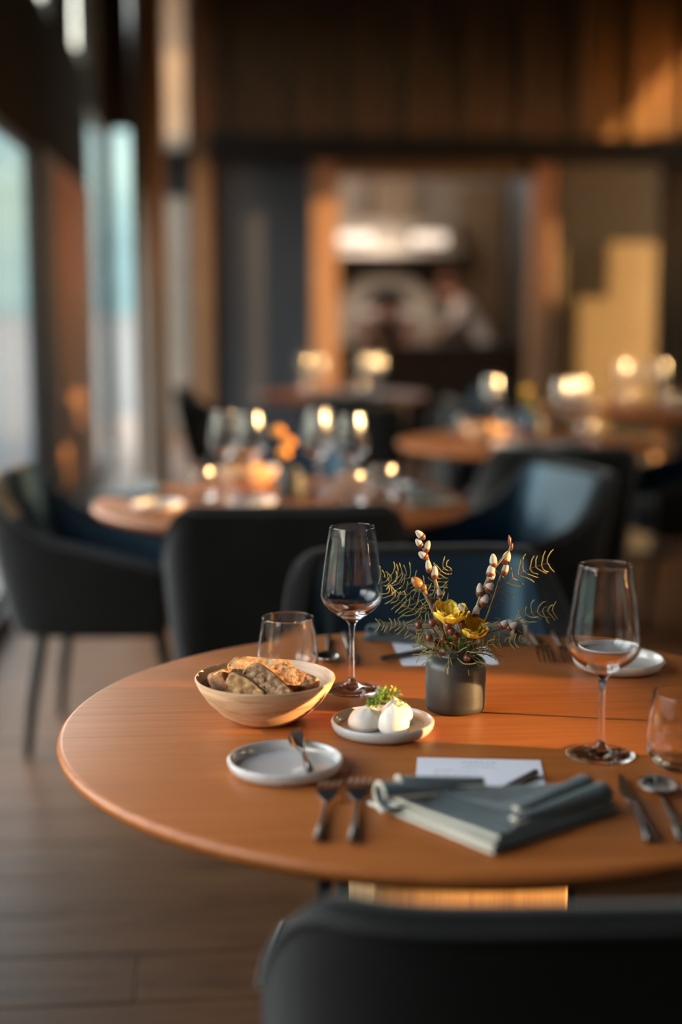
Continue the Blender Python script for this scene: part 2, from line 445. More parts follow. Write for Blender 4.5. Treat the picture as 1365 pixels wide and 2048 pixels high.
o = struct('window_%d' % wi, join(box(XL, XL + .05, YB - .02, YB + .06, 0, ZC), box(-.22, -.17, YB - .02, YB + .06, 0, ZC)), STEEL_BLACK)
obj('pane', box(XL + .05, -.22, YB + .01, YB + .02, 0, 2.12), PANE, o, False); obj('pane', box(XL + .05, -.22, YB + .01, YB + .02, 2.50, ZC), PANE, o, False)
struct('trim_post_pass_1', box(.81, 1.02, YB - .06, YB + .15, 0, 2.41, .006), PALEPOST, label='pale timber post left of the kitchen pass')
struct('trim_post_pass_2', box(2.66, 2.85, YB - .06, YB + .15, 0, 2.41, .006), PALEPOST, label='pale timber post right of the kitchen pass')
struct('trim_lintel', box(1.02, 2.66, YB - .02, YB + .12, 2.30, 2.41), BATTEN)
wi += 1
o = struct('window_%d' % wi, join(box(2.85, 2.91, YB, YB + .08, 0, 2.41), box(3.78, 3.84, YB, YB + .08, 0, 2.41), box(2.91, 3.78, YB, YB + .08, 0, .08)), STEEL_BLACK)
obj('pane', box(2.91, 3.78, YB + .03, YB + .04, .08, 2.41), PANE_DARK, o, False)
struct('wall_timber', box(3.84, XR, YB, YB + .15, 0, 2.41), BATTEN, label='brown timber wall at the right edge')
# pale blocks behind the smoked glass, standing in for its reflections
struct('wall_reflections', join(box(3.55, 3.98, 12.75, 12.85, 0, 1.80), box(3.28, 3.55, 12.75, 12.85, 0, 1.30), box(2.98, 3.13, 12.75, 12.85, 1.25, 1.75)), REFLECT, label='pale yellow blocks standing in for reflections in the smoked glass')
struct('wall_glass_back', box(2.75, 4.9, 13.1, 13.2, 0, 3), DARKWALL)
struct('wall_glass_side', box(2.72, 2.80, 12.15, 13.2, 0, 3), DARKWALL)

# ground and shore outside
struct('ground', box(-220, XL - .06, -220, 16.4, -.5, -.3), GROUND, label='pale gravel ground outside the windows')
struct('ground_far', box(-220, 60, 16.4, 220, -.5, -.3), GROUND, label='ground behind the building')

# added ridge hiding the bright low sky; added wall dimming the corner window
def ridge(u, v):
    az = R(-185 + 200 * u); rad = 150 + 40 * v + 8 * noise.noise(Vector((u * 30, v * 3, 1)))
    h = 27 + 4 * noise.noise(Vector((u * 16, 0, 0))) + 2 * noise.noise(Vector((u * 60, 3, 0)))
    return (rad * sin(az), rad * cos(az), -.5 + h * (v ** .7))
struct('ground_sky_screen', grid(ridge, 160, 10), grain('sky_screen_blue', [(.3, (.045, .10, .12)), (.7, (.07, .14, .16))], scale=(1, 1, 1), nscale=.2, rough=.95, bump=0), label='blue-green ridge added outside the windows to hide the bright sky', smooth=True)
struct('wall_sky_screen', box(-.60, -.12, 14.2, 14.4, -.3, 6.5), grain('beige_sky_screen', [(.3, (.20, .165, .13)), (.7, (.26, .215, .175))], scale=(1, 1, 1), nscale=2, rough=.9, bump=0), label='pale wall added behind the corner window to dim the sky')

# round timber column in front of the window wall
c = struct('column', lathe([(0, 0), (.092, 0), (.092, .02), (.088, .025), (.088, ZC - .02), (.092, ZC - .02), (.092, ZC), (0, ZC)], 40, -.335, 7.5), COLW, label='round brown timber column near the windows', smooth=True)

# ------------------------------------------------------------------ kitchen
struct('wall_kitchen', box(.6, 3.05, 14.9, 15.0, 0, 3.0), TILE, label='tiled kitchen wall')
struct('wall_kitchen_left', box(.5, .6, 12.2, 15, 0, 3.0), TILE)
struct('wall_kitchen_right', box(2.97, 3.05, 13.2, 14.9, 0, 3.0), DARKWALL)
struct('trim_kitchen_panel', box(2.45, 2.9, 14.3, 14.4, 0, 2.4), BATTEN)
ctr = empty('kitchen_counter', (1.84, 12.62, 0)); tag(ctr, 'dark kitchen counter in the lit pass', 'counter')
obj('body', box(-.80, .80, -.25, .25, .03, .86, .004), COUNTER, ctr, False)
obj('worktop', box(-.815, .815, -.28, .28, .86, .90, .006), COUNTER, ctr, False)
hood = empty('range_hood', (1.78, 14.3, 1.72)); tag(hood, 'pale steel extractor hood with lit lamps above the cooks', 'hood')
obj('canopy', ([(-.70, -.45, 0), (.62, -.45, 0), (.62, .5, 0), (-.70, .5, 0), (-.62, -.3, .34), (.54, -.3, .34), (.54, .5, .34), (-.62, .5, .34)],
     [(0, 3, 2, 1), (4, 5, 6, 7), (0, 1, 5, 4), (1, 2, 6, 5), (2, 3, 7, 6), (3, 0, 4, 7)]), STAINLESS, hood, False)
obj('chimney', box(-.2, .2, .0, .4, .34, 1.2), BATTEN, hood, False)
for dx in (-.5, .22):
    obj('lamp', box(dx - .10, dx + .24, -.475, -.44, .09, .20, .01), LAMPE, hood, False)
oven = empty('bread_oven', (1.72, 14.6, 0)); tag(oven, 'pale domed oven with a dark mouth behind the cooks', 'oven')
arch = [(-.52, 0)] + [(-.52 * cos(pi * k / 14), 1.05 + .50 * sin(pi * k / 14)) for k in range(15)] + [(.52, 0)]
def extrude_poly(pts, y0, y1):
    n = len(pts); V = [(p[0], y0, p[1]) for p in pts] + [(p[0], y1, p[1]) for p in pts]
    return V, [tuple(range(n - 1, -1, -1)), tuple(range(n, 2 * n))] + [(i, (i + 1) % n, n + (i + 1) % n, n + i) for i in range(n)]
obj('dome', extrude_poly(arch, -.28, .25), mat('oven_plaster', (.52, .46, .39), .7), oven, False)
mouth = [(-.24 * cos(pi * k / 10), 1.20 + .22 * sin(pi * k / 10)) for k in range(11)]
obj('mouth', extrude_poly([(-.24, 1.02)] + mouth + [(.24, 1.02)], -.30, -.275), mat('oven_dark', (.02, .018, .016), .9), oven, False)
kl = bpy.data.lights.new('kitchen_lamp', 'AREA'); kl.energy = 30; kl.color = (1, .82, .66); kl.size = .7
klo = bpy.data.objects.new('kitchen_lamp', kl); COL.objects.link(klo); klo.location = (1.6, 12.95, 2.28); klo.rotation_euler = (R(58), 0, 0)

def skinmesh(name, verts, edges, radii, m, parent=None, sub=2):
    me = bpy.data.meshes.new(name); me.from_pydata(verts, edges, []); me.materials.append(m)
    o = bpy.data.objects.new(name, me); COL.objects.link(o)
    if parent: o.parent = parent
    sk = o.modifiers.new('skin', 'SKIN'); sk.use_smooth_shade = True
    for v, r in zip(me.skin_vertices[0].data, radii): v.radius = r if hasattr(r, '__len__') else (r, r)
    me.skin_vertices[0].data[0].use_root = True
    s = o.modifiers.new('sub', 'SUBSURF'); s.levels = sub; s.render_levels = sub
    return o

def person(loc, rz, lean, label, hair, arms):
    """standing cook bending over the counter; local +Y is forward"""
    p = empty('person', loc, rz); tag(p, label, 'person')
    s, c2 = sin(lean), cos(lean)
    def up(d, x=0, f=0): return (x, d * s + f * c2, .92 + d * c2 - f * s)
    V = [(0, 0, .92), up(.22), up(.42), up(.52), up(.60, 0, .01), up(.70, 0, .03), up(.78, 0, .03), up(.68, 0, .12)]
    E = [(0, 1), (1, 2), (2, 3), (3, 4), (4, 5), (5, 6), (5, 7)]
    Rr = [(.15, .11), (.14, .10), (.16, .10), (.055, .055), (.06, .07), (.078, .095), (.07, .08), (.014, .014)]
    def add(pt, par, r): V.append(pt); E.append((par, len(V) - 1)); Rr.append(r); return len(V) - 1
    for sx in (-1, 1):
        h = add((sx * .10, 0, .86), 0, .085); kn = add((sx * .11, .03, .48), h, .058); an = add((sx * .12, 0, .09), kn, .04); add((sx * .13, .14, .035), an, .032)
        sh = add(up(.46, sx * .19), 2, .06)
        el, wr = arms[0 if sx < 0 else 1]
        e = add(el, sh, .045); w = add(wr, e, .032)
        d = (Vector(wr) - Vector(el)).normalized(); q = Vector(wr) + d * .06; pm = add(tuple(q), w, (.035, .02))
        for k in range(4):
            a = Vector((sx * (-.028 + .018 * k), 0, 0)); b1 = add(tuple(q + d * .045 + a), pm, .009); add(tuple(q + d * .085 + a * 1.1 + Vector((0, 0, -.015))), b1, .008)
        t1 = add(tuple(q + d * .0 + Vector((-sx * .05, 0, -.01))), pm, .010); add(tuple(q + d * .04 + Vector((-sx * .06, 0, -.02))), t1, .009)
    skinmesh('body', V, E, Rr, SKIN, p)
    # jacket, apron, hair
    JV = [(0, 0, .80), (0, 0, .92), up(.22), up(.42), up(.50)]; JE = [(0, 1), (1, 2), (2, 3), (3, 4)]; JR = [(.18, .14), (.175, .135), (.165, .125), (.185, .125), (.09, .08)]
    for sx in (-1, 1):
        JV.append(up(.46, sx * .20)); JE.append((3, len(JV) - 1)); JR.append(.082)
        el, wr = arms[0 if sx < 0 else 1]
        JV.append(el); JE.append((len(JV) - 2, len(JV) - 1)); JR.append(.066)
        m_ = Vector(el).lerp(Vector(wr), .55); JV.append(tuple(m_)); JE.append((len(JV) - 2, len(JV) - 1)); JR.append(.055)
    skinmesh('jacket', JV, JE, JR, WHITEC, p)
    ap = obj('apron', grid(lambda u, v: (Vector(up(.40 * (1 - v) if v < .5 else .2 - (v - .5) * 1.5, 0, .0)) + Vector(((u - .5) * (.30 if v < .4 else .40), .155 - .10 * (2 * u - 1) ** 2, 0))), 10, 14), DARKC, p); solid(ap, .012)
    hb = ellipsoid(up(.74, 0, -.015), .092, .105, .10, None, 16, 10); obj('hair', hb, hair, p)
    return p
person((2.62, 13.72, -.09), R(72), R(33), 'auburn-haired cook in a white jacket leaning left over the pass', HAIRR,
       [((-.27, .26, 1.16), (-.17, .46, 1.06)), ((.27, .26, 1.16), (.17, .46, 1.06))])
person((1.60, 13.62, -.10), R(180), R(48), 'black-haired cook bending low at the pass left of the other cook', HAIRB,
       [((-.30, .30, 1.10), (-.20, .46, 1.04)), ((.30, .30, 1.10), (.20, .46, 1.04))])

# ------------------------------------------------------------------ tables
TH = .74; TR = .517
def build_table():
    t = empty('round_table', (0, 0, 0))
    prof = [(0, -.030), (TR - .045, -.030), (TR - .012, -.022), (TR - .002, -.013), (TR, -.008), (TR - .001, -.004), (TR - .004, -.001), (TR - .008, 0), (0, 0)]
    top = obj('tabletop', lathe(prof, 128), OAK, t); top.location = (0, 0, TH)
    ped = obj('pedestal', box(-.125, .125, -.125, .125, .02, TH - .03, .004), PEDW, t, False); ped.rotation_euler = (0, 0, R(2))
    obj('foot_plate', lathe([(0, 0), (.24, 0), (.24, .006), (.235, .012), (.15, .02), (0, .02)], 64), STEEL_BLACK, t)
    return t
T1 = build_table(); T1.location = (.308, 1.803, 0)
tag(T1, 'round oak table in front, set with bowl, vase and glasses', 'table')
tabs = {2: (.176, 3.88), 3: (1.22, 5.47), 5: (2.17, 7.15), 6: (.73, 8.35)}
dup(T1, (*tabs[2], 0), 0, 'round oak table behind the front table, between dark chairs')
dup(T1, (*tabs[3], 0), .6, 'round oak table right of middle with a dark chair before it')
dup(T1, (*tabs[5], 0), .9, 'round oak table farthest right with a sunlit pedestal')
dup(T1, (*tabs[6], 0), 1.2, 'farthest round oak table, in front of the kitchen pass')

# ------------------------------------------------------------------ chairs (local +Y is the way the sitter faces)
def build_chair():
    c = empty('tub_chair', (0, 0, 0))
    a, front, n = .265, .20, 44
    plan = []
    for i in range(n + 1):                       # from the front of one arm round the back to the other
        t = -1 + 2 * i / n
        if abs(t) > .62:
            s = (abs(t) - .62) / .38; plan.append((math.copysign(a - .012 * s, t), -.02 + (front + .02) * s))
        else:
            th = t / .62 * pi / 2; e = .45
            plan.append((math.copysign(a * abs(sin(th)) ** e, t) if abs(t) > 1e-9 else 0, -.02 - .25 * abs(cos(th)) ** e))
    def height(i):
        t = abs(-1 + 2 * i / n)
        if t < .26: return .80
        s = min(1, (t - .26) / .44); s = s * s * (3 - 2 * s)
        return .80 - .190 * s - .16 * max(0, t - .70)
    th = .026
    sect = []
    V = []; F = []; m = 14
    crest = []; lining = []
    for i in range(n + 1):
        x, y = plan[i]
        x0, y0 = plan[max(i - 1, 0)]; x1, y1 = plan[min(i + 1, n)]
        tx, ty = x1 - x0, y1 - y0; L = math.hypot(tx, ty) or 1
        nx, ny = ty / L, -tx / L
        if nx * x + ny * (y - .05) < 0: nx, ny = -nx, -ny
        h = height(i); lo = .355
        ring = []
        back = max(0, min(1, (-y) / .27))
        def pt(off, z):
            k = (z - lo) / .45
            lean = .055 * k * back
            tuck = -.035 * (1 - k) ** 2
            return (x + nx * (off + tuck), y + ny * (off + tuck) - lean, z)
        for q in range(6):
            z = lo + .012 + (h - th - lo - .012) * q / 5; ring.append(pt(th, z))
        ring.append(pt(th * .75, h - th * .34)); ring.append(pt(0, h)); ring.append(pt(-th * .75, h - th * .34))
        for q in range(3):
            z = h - th - (h - th - lo - .012) * q / 2; ring.append(pt(-th, z))
        ring.append(pt(-th * .5, lo)); ring.append(pt(th * .5, lo))
        crest.append(pt(th * .92, h - th * .62))
        if 3 <= i <= n - 3: lining.append([pt(-th - .004, .44 + (h - .02 - .44) * q / 5) for q in range(6)])
        V += ring
    m = len(ring)
    for i in range(n):
        for q in range(m): F.append((i * m + q, i * m + (q + 1) % m, (i + 1) * m + (q + 1) % m, (i + 1) * m + q))
    F.append(tuple(range(m))); F.append(tuple(n * m + q for q in range(m - 1, -1, -1)))
    sh = obj('shell', (V, F), CHAIRF, c)
    q = sh.modifiers.new('smooth', 'SUBSURF'); q.levels = 1; q.render_levels = 1
    obj('piping', tube(crest, .0035, 6), PIPE, c)
    ln = []
    for col in lining: ln += col
    obj('lining', (ln, [(i * 6 + q, i * 6 + q + 1, (i + 1) * 6 + q + 1, (i + 1) * 6 + q) for i in range(len(lining) - 1) for q in range(5)]), LINING, c)
    # seat: superellipse cushion
    def se(r, z, k=3.2, nn=48):
        out = []
        for j in range(nn):
            w = 2 * pi * j / nn; out.append((math.copysign(abs(cos(w)) ** (2 / k), cos(w)) * .235 * r, -.012 + math.copysign(abs(sin(w)) ** (2 / k), sin(w)) * .222 * r, z))
        return out
    V = []; F = []; rows = [(.90, .36), (1, .375), (1.02, .42), (1.0, .45), (.93, .468), (.6, .478), (.2, .48)]
    for r, z in rows: V += se(r, z)
    for i in range(len(rows) - 1):
        for j in range(48): F.append((i * 48 + j, i * 48 + (j + 1) % 48, (i + 1) * 48 + (j + 1) % 48, (i + 1) * 48 + j))
    F += [tuple(range(47, -1, -1)), tuple(range((len(rows) - 1) * 48, len(rows) * 48))]
    obj('seat', (V, F), SEATF, c)
    for sx in (-1, 1):
        for sy in (-1, 1):
            obj('leg', tube([(sx * .185, sy * .165 + .0, .37), (sx * .20, sy * .20, .15), (sx * .207, sy * .215, 0)], [.019, .016, .0125], 14), LEGM, c)
    return c
CH = build_chair()
CH.location = (.325, 1.410, 0); CH.rotation_euler = (0, 0, R(-3))
tag(CH, 'charcoal tub chair nearest the camera, only its back in view', 'chair', 'charcoal tub chairs')
def chair(x, y, deg, label): return dup(CH, (x, y, 0), R(deg), label, 'charcoal tub chairs')
chair(.405, 2.50, 180, 'charcoal tub chair on the far side of the front table, behind the vase')
chair(.160, 3.53, 0, 'charcoal tub chair with its back to the camera at the second table').scale = (1.03, 1.0, 1.035)
chair(-.31, 4.15, -97, 'charcoal tub chair by the window, left of the second table')
chair(.78, 4.10, 106, 'charcoal tub chair right of the second table, its inside lit blue')
chair(.22, 4.66, 178, 'charcoal tub chair on the far side of the second table')
chair(1.19, 5.04, -2, 'charcoal tub chair standing before the table right of middle')
chair(1.88, 5.62, 95, 'charcoal tub chair right of the table that stands right of middle')
chair(1.25, 6.24, 182, 'charcoal tub chair on the far side of the table right of middle')
chair(.715, 7.62, 0, 'charcoal tub chair with its back to us at the farthest table')
chair(.10, 8.30, -92, 'charcoal tub chair left of the farthest table, near the column')
chair(1.36, 8.40, 92, 'charcoal tub chair right of the farthest table')
chair(1.50, 7.05, -85, 'charcoal tub chair left of the farthest right table')

# ------------------------------------------------------------------ glassware
def build_wine_glass(m):
    g = empty('wine_glass', (0, 0, 0))
    raw('foot', lathe([(0, 0), (.030, 0), (.041, .0002), (.0422, .001), (.0415, .0019), (.030, .0034), (.014, .0062), (.0075, .0105), (.0052, .017)], 64), m, g)
    raw('stem', lathe([(.0052, .017), (.0040, .03), (.0035, .05), (.0036, .075), (.0042, .088), (.0056, .096)], 32), m, g)
    raw('bowl', lathe([(.0056, .096), (.0095, .1015), (.020, .1085), (.034, .1185), (.0415, .1270), (.0444, .1345), (.0449, .140), (.0440, .150), (.0405, .180), (.0355, .212), (.0318, .2345),
                       (.03155, .2358), (.0312, .2362), (.0309, .2358), (.0308, .2345), (.0345, .212), (.0395, .180), (.0430, .150), (.0438, .140), (.0432, .1350), (.0402, .1282), (.0325, .1205), (.020, .1125), (.010, .1095), (0, .109)], 72), m, g)
    return g
def build_tumbler(m):
    g = empty('water_tumbler', (0, 0, 0))
    raw('base', lathe([(0, .0006), (.022, .0004), (.028, .0008), (.0325, .003)], 64), m, g)
    raw('wall', lathe([(.0325, .003), (.0385, .010), (.0430, .020), (.0448, .030), (.0445, .040), (.0415, .065), (.0378, .0890), (.0375, .0902), (.0371, .0906), (.0367, .0902), (.0366, .0890), (.0402, .065), (.0431, .040), (.0433, .031), (.0414, .021), (.037, .0125), (.028, .0095), (0, .0085)], 72), m, g)
    return g
WG = build_wine_glass(GLASS); WG.location = (.462, 1.641, TH)
tag(WG, 'tall empty wine glass at the right edge of the front table, nearest the camera', 'wine glass', 'wine glasses')
dup(WG, (.187, 1.959, TH), .4, 'tall empty wine glass between the bread bowl and the vase', 'wine glasses')
dup(WG, (.690, 1.74, TH), .8, 'wine glass on the front table beyond the right edge of the picture', 'wine glasses')
TB = build_tumbler(GLASS); TB.location = (.548, 1.588, TH)
tag(TB, 'clear water tumbler cut by the right edge, beside the near wine glass', 'tumbler', 'water tumblers')
dup(TB, (.100, 2.035, TH), .5, 'clear water tumbler behind the wooden bread bowl', 'water tumblers')
WGB = build_wine_glass(GLASSB); TBB = build_tumbler(GLASSB)
def glasses(spots, first, lab, grp, kind):
    src = {'w': WGB, 't': TBB}[kind]
    for i, (x, y) in enumerate(spots):
        l = lab[i] if isinstance(lab, list) else lab
        if not first[0]:
            first[0] = True; o = src; o.location = (x, y, TH); tag(o, l, 'wine glass' if kind == 'w' else 'tumbler', grp)
        else: dup(src, (x, y, TH), .37 * i, l, grp)
fw, ft = [False], [False]
glasses([(.022, 4.08), (.095, 4.01), (.285, 4.03), (.300, 4.16), (.372, 3.915)], fw,
        ['sparkling wine glass at the left end of the second table', 'wine glass second from the left on the second table', 'wine glass just behind the dark vase on the second table',
         'wine glass set farthest back on the second table', 'wine glass right of the dark vase on the second table'], 'wine glasses on the second table', 'w')
glasses([(-.045, 3.93), (.36, 3.80), (.46, 3.93)], ft,
        ['small tumbler below the leftmost wine glass of the second table', 'small tumbler nearest us on the second table, right of the dark vase', 'small tumbler farthest right on the second table'], 'tumblers on the second table', 't')
glasses([(1.14, 5.84), (1.363, 5.55), (1.45, 5.63)], fw,
        ['wine glass left of the yellow flowers on the table right of middle', 'wine glass right of the yellow flowers on the table right of middle', 'rightmost wine glass on the table right of middle'], 'wine glasses on the table right of middle', 'w')
glasses([(1.19, 5.75), (.993, 5.65), (1.407, 5.33)], ft,
        ['tumbler beside the left wine glass on the table right of middle', 'tumbler farthest left on the table right of middle', 'tumbler just above the dark chair back, right of middle'], 'tumblers on the table right of middle', 't')
glasses([(2.20, 7.25), (2.28, 7.18), (2.12, 7.34)], fw, ['middle wine glass on the farthest right table', 'rightmost wine glass on the farthest right table', 'leftmost wine glass on the farthest right table'], 'wine glasses on the farthest right table', 'w')
glasses([(2.06, 7.10), (2.25, 6.95)], ft, ['tumbler at the left of the farthest right table', 'tumbler nearest us on the farthest right table'], 'tumblers on the farthest right table', 't')
glasses([(.52, 8.52), (.60, 8.42), (.86, 8.48), (.95, 8.38), (.90, 8.25)], fw, ['leftmost wine glass on the farthest table', 'second wine glass from the left on the farthest table', 'third wine glass from the left on the farthest table', 'rightmost wine glass on the farthest table', 'wine glass set nearest us on the farthest table'], 'wine glasses on the farthest table', 'w')
glasses([(.50, 8.28), (.82, 8.22)], ft, ['left one of two tumblers on the farthest table', 'right one of two tumblers on the farthest table'], 'tumblers on the farthest table', 't')

# ------------------------------------------------------------------ plates, bowl, bread
def build_plate(r):
    p = empty('side_plate', (0, 0, 0))
    obj('dish', lathe([(0, 0), (r * .80, 0), (r * .93, .003), (r * .985, .009), (r, .0150), (r - .0012, .0166), (r - .0032, .0168), (r - .0050, .0150), (r - .0075, .0085), (r * .88, .0050), (r * .75, .0042), (0, .004)], 72), CERAM, p)
    return p
def build_plate1(name, r): return obj(name, lathe([(0, 0), (r * .80, 0), (r * .93, .003), (r * .985, .009), (r, .0150), (r - .0012, .0166), (r - .0032, .0168), (r - .0050, .0150), (r - .0075, .0085), (r * .88, .0050), (r * .75, .0042), (0, .004)], 72), CERAM)
BP = build_plate1('side_plate', .0685); BP.location = (.0755, 1.615, TH); tag(BP, 'pale grey side plate with a butter knife, nearest the table edge', 'plate', 'stoneware plates')
MP = build_plate1('small_plate', .0665); MP.location = (.2075, 1.757, TH); tag(MP, 'small pale plate carrying three white whipped dollops', 'plate', 'stoneware plates')
p = dup(BP, (.600, 2.045, TH), None, 'pale side plate behind the right wine glass', 'stoneware plates')
for x, y, l in [(.09, 3.82, 'pale plate on the second table in front of the dark vase'), (-.16, 3.78, 'pale plate at the left end of the second table'), (.50, 4.08, 'pale plate at the right end of the second table'),
                (1.10, 5.28, 'pale plate on the table right of middle'), (1.93, 7.28, 'pale plate on the farthest right table'), (.70, 8.20, 'pale plate on the farthest table')]:
    dup(BP, (x, y, TH), None, l, 'stoneware plates')

def bowl_geo(): return lathe([(0, 0), (.034, 0), (.040, .0015), (.058, .012), (.076, .029), (.0875, .046), (.0925, .0570), (.0922, .0592), (.0905, .0598), (.0888, .0585), (.0845, .046), (.073, .030), (.054, .0145), (.030, .008), (0, .007)], 96)
BW = obj('bread_bowl', bowl_geo(), BOWLW); BW.location = (.059, 1.822, TH); BW.rotation_euler = (0, 0, .6); tag(BW, 'turned pale wooden bowl holding sliced bread on the front table', 'bowl', 'bread bowls')
BW2 = dup(BW, (.09, 4.19, TH), 1.2, 'wooden bread bowl on the second table', 'bread bowls')
BW3 = dup(BW, (1.05, 5.50, TH), 2.0, 'wooden bread bowl on the table right of middle', 'bread bowls')

def bread(L, Hh, th, seed, crumbm, label, loc, rot, taper=.35):
    loc = (loc[0], loc[1], loc[2] - .006)
    """half-loaf slice: crust round the outside, torn crumb on both faces"""
    t = empty('bread_slice', loc); t.rotation_euler = rot; tag(t, label, 'bread', 'sliced bread')
    n = 40; out = []
    for k in range(n):
        a = 2 * pi * k / n; cx, sx = cos(a), sin(a)
        x = math.copysign(abs(cx) ** .7, cx) * L / 2; y = math.copysign(abs(sx) ** .75, sx) * Hh / 2 * (1 if sx > 0 else .8)
        w = 1 + .10 * noise.noise(Vector((cx * 1.7 + seed, sx * 1.7, seed * .3)))
        out.append((x * w, y * w * (1 - taper * 2 * x / L)))
    def nz(p, s, amp): return amp * noise.noise(Vector((p[0] * s + seed, p[1] * s, p[2] * s + seed)))
    V = []; F = []; m = 6
    for j in range(m + 1):
        z = -th / 2 + th * j / m
        bul = 1 - .10 * (abs(2 * j / m - 1)) ** 2
        for x, y in out:
            p = Vector((x * bul, y * bul, z)); d = 1 + nz(p, 90, .10) + nz(p, 240, .05); V.append((p.x * d, p.y * d, z + nz(p, 60, .0015)))
    for j in range(m):
        for k in range(n): F.append((j * n + k, j * n + (k + 1) % n, (j + 1) * n + (k + 1) % n, (j + 1) * n + k))
    obj('crust', (V, F), CRUST, t)
    VV = []; FF = []
    for s in (-1, 1):
        base = len(VV); rr = [1, .96, .8, .6, .4, .2]
        row = V[:n] if s < 0 else V[m * n:]
        for r in rr:
            for k in range(n):
                p = Vector((row[k][0] * r, row[k][1] * r, 0)); z0 = row[k][2] if r == 1 else s * th / 2
                zz = z0 if r == 1 else z0 + nz(p + Vector((s, 0, 0)), 110, .0026) + nz(p, 40, .002)
                VV.append((p.x, p.y, zz))
        for j in range(len(rr) - 1):
            for k in range(n): FF.append((base + j * n + k, base + j * n + (k + 1) % n, base + (j + 1) * n + (k + 1) % n, base + (j + 1) * n + k))
        FF.append(tuple(base + (len(rr) - 1) * n + k for k in range(n)))
    obj('crumb', (VV, FF), crumbm, t)
    return t
bx_, by_, bz_ = .059, 1.822, TH
def bread_at(dx, dy, dz, L, Hh, th, rot, cm, label, seed): bread(L, Hh, th, seed, cm, label, (bx_ + dx, by_ + dy, bz_ + dz), tuple(R(a) for a in rot))
bread_at(-.052, -.014, .058, .042, .030, .022, (60, 10, 60), CRUMB, 'small end piece of bread at the left side of the wooden bowl', 1.3)
bread_at(-.026, -.034, .055, .062, .034, .022, (70, 14, -22), CRUMB, 'reddish bread slice at the front left of the wooden bowl', 2.1)
bread_at(.006, -.036, .057, .088, .038, .026, (62, 26, -30), CRUMB_D, 'seeded bread slice leaning over the front of the wooden bowl', 3.7)
bread_at(.038, -.004, .059, .068, .032, .024, (50, 10, -14), CRUMB_D, 'dark rye slice at the right side of the wooden bowl', 4.9)
bread_at(-.004, .030, .063, .090, .040, .026, (58, -4, -8), CRUMB, 'brown crusted slice on top at the back of the bowl', 5.5)
bread_at(-.045, .022, .053, .062, .034, .024, (66, -6, 18), CRUMB_D, 'flour dusted slice at the back left of the bowl', 6.2)
bread_at(.022, .002, .057, .060, .030, .022, (80, 4, 4), CRUMB, 'torn slice in the middle of the bread bowl', 7.4)
bread_at(-.010, -.002, .040, .080, .036, .026, (30, 5, 40), CRUMB, 'bread slice at the bottom of the pile in the bowl', 8.8)
for (X, Y, grp, lab) in [(.09, 4.19, 'bread on the second table', 'bread slice in the bowl on the second table'), (1.05, 5.50, 'bread on the table right of middle', 'bread slice in the bowl on the table right of middle')]:
    for i in range(3):
        t = bread(.085, .040, .026, 10 + i, CRUMB, ('left', 'middle', 'right')[i] + ' ' + lab, (X - .03 + .03 * i, Y + .01 * (i - 1), TH + .052), (R(65), R(8 * i), R(-20 + 30 * i))); t['group'] = grp

# whipped dollops and thyme on the small plate
def dollop(loc, r, h, seed, label, tip=(0, 0)):
    prof = [(0, 0), (.84, 0), (.95, .05), (1.02, .18), (1.02, .32), (.97, .45), (.87, .57), (.72, .67), (.52, .76), (.32, .83), (.17, .89), (.08, .95), (0, 1.0)]
    n = 56; V = []; F = []
    v, f = lathe([(a * r, b * h) for a, b in prof], n)
    for p in v:
        a = math.atan2(p[1], p[0]); z = p[2] / h
        k = 1 + .020 * sin(3 * a + z * 16 + seed) + .014 * sin(z * 42 + 2 * a + seed)
        tz = max(0, (z - .55) / .45) ** 2
        V.append((p[0] * k + tip[0] * tz, p[1] * k + tip[1] * tz, p[2] + (.0006 * sin(5 * a + seed) if .05 < z < .9 else 0)))
    o = obj('cream_dollop', (V, f), DOLLOP, loc=loc); tag(o, label, 'cream', 'whipped dollops on the small plate'); return o
mx, my, mz = .2075, 1.757, TH + .0044
dollop((mx - .022, my + .003, mz), .0215, .033, 0.4, 'white whipped dollop at the left of the small plate', (.006, .0))
dollop((mx + .0125, my - .014, mz), .0195, .037, 1.9, 'white whipped dollop at the front of the small plate', (-.002, 0))
dollop((mx + .021, my + .022, mz), .0205, .036, 3.1, 'white whipped dollop at the back right of the small plate', (-.004, 0))
th_ = empty('thyme_sprig', (mx - .001, my + .000, mz + .033)); tag(th_, 'green thyme sprig lying across the white dollops', 'herb')
stems = [smooth_path([(-.016, 0, -.004), (-.006, .002, .003), (.006, .004, .008)]), smooth_path([(-.004, 0, -.001), (.001, .002, .008), (.002, .003, .017)]), smooth_path([(.002, .004, .006), (.014, .006, .008), (.018, .008, .012)]), smooth_path([(.012, .006, .004), (.024, .004, -.002), (.030, .000, -.004)])]
obj('stem', join(*[tube(s, .0006, 5) for s in stems]), THYMEL, th_)
lf = []
def leaf(c, d, L, w):
    d = Vector(d).normalized(); s = d.cross(Vector((0, 0, 1)))
    if s.length < .1: s = Vector((1, 0, 0))
    s.normalize(); u = s.cross(d); c = Vector(c)
    return [c, c + d * L * .45 + s * w + u * w * .25, c + d * L, c + d * L * .45 - s * w + u * w * .25, c + d * L * .5 - u * w * .2], [(0, 1, 4), (1, 2, 4), (2, 3, 4), (3, 0, 4)]
for si, s in enumerate(stems):
    cnt = (110, 140, 60, 26)[si]
    for k in range(cnt):
        p = s[int(rnd.random() * (len(s) - 1))]
        d = Vector((rnd.uniform(-1, 1), rnd.uniform(-1, .6), rnd.uniform(-.3, 1)))
        lf.append(leaf(p + d.normalized() * rnd.uniform(.0005, .0065), d, rnd.uniform(.0045, .0075), rnd.uniform(.0015, .0026)))
lf.append(leaf((.018, .008, .012), (.1, 0, 1), .009, .0022)); lf.append(leaf((.018, .008, .012), (-.4, 0, 1), .007, .002))
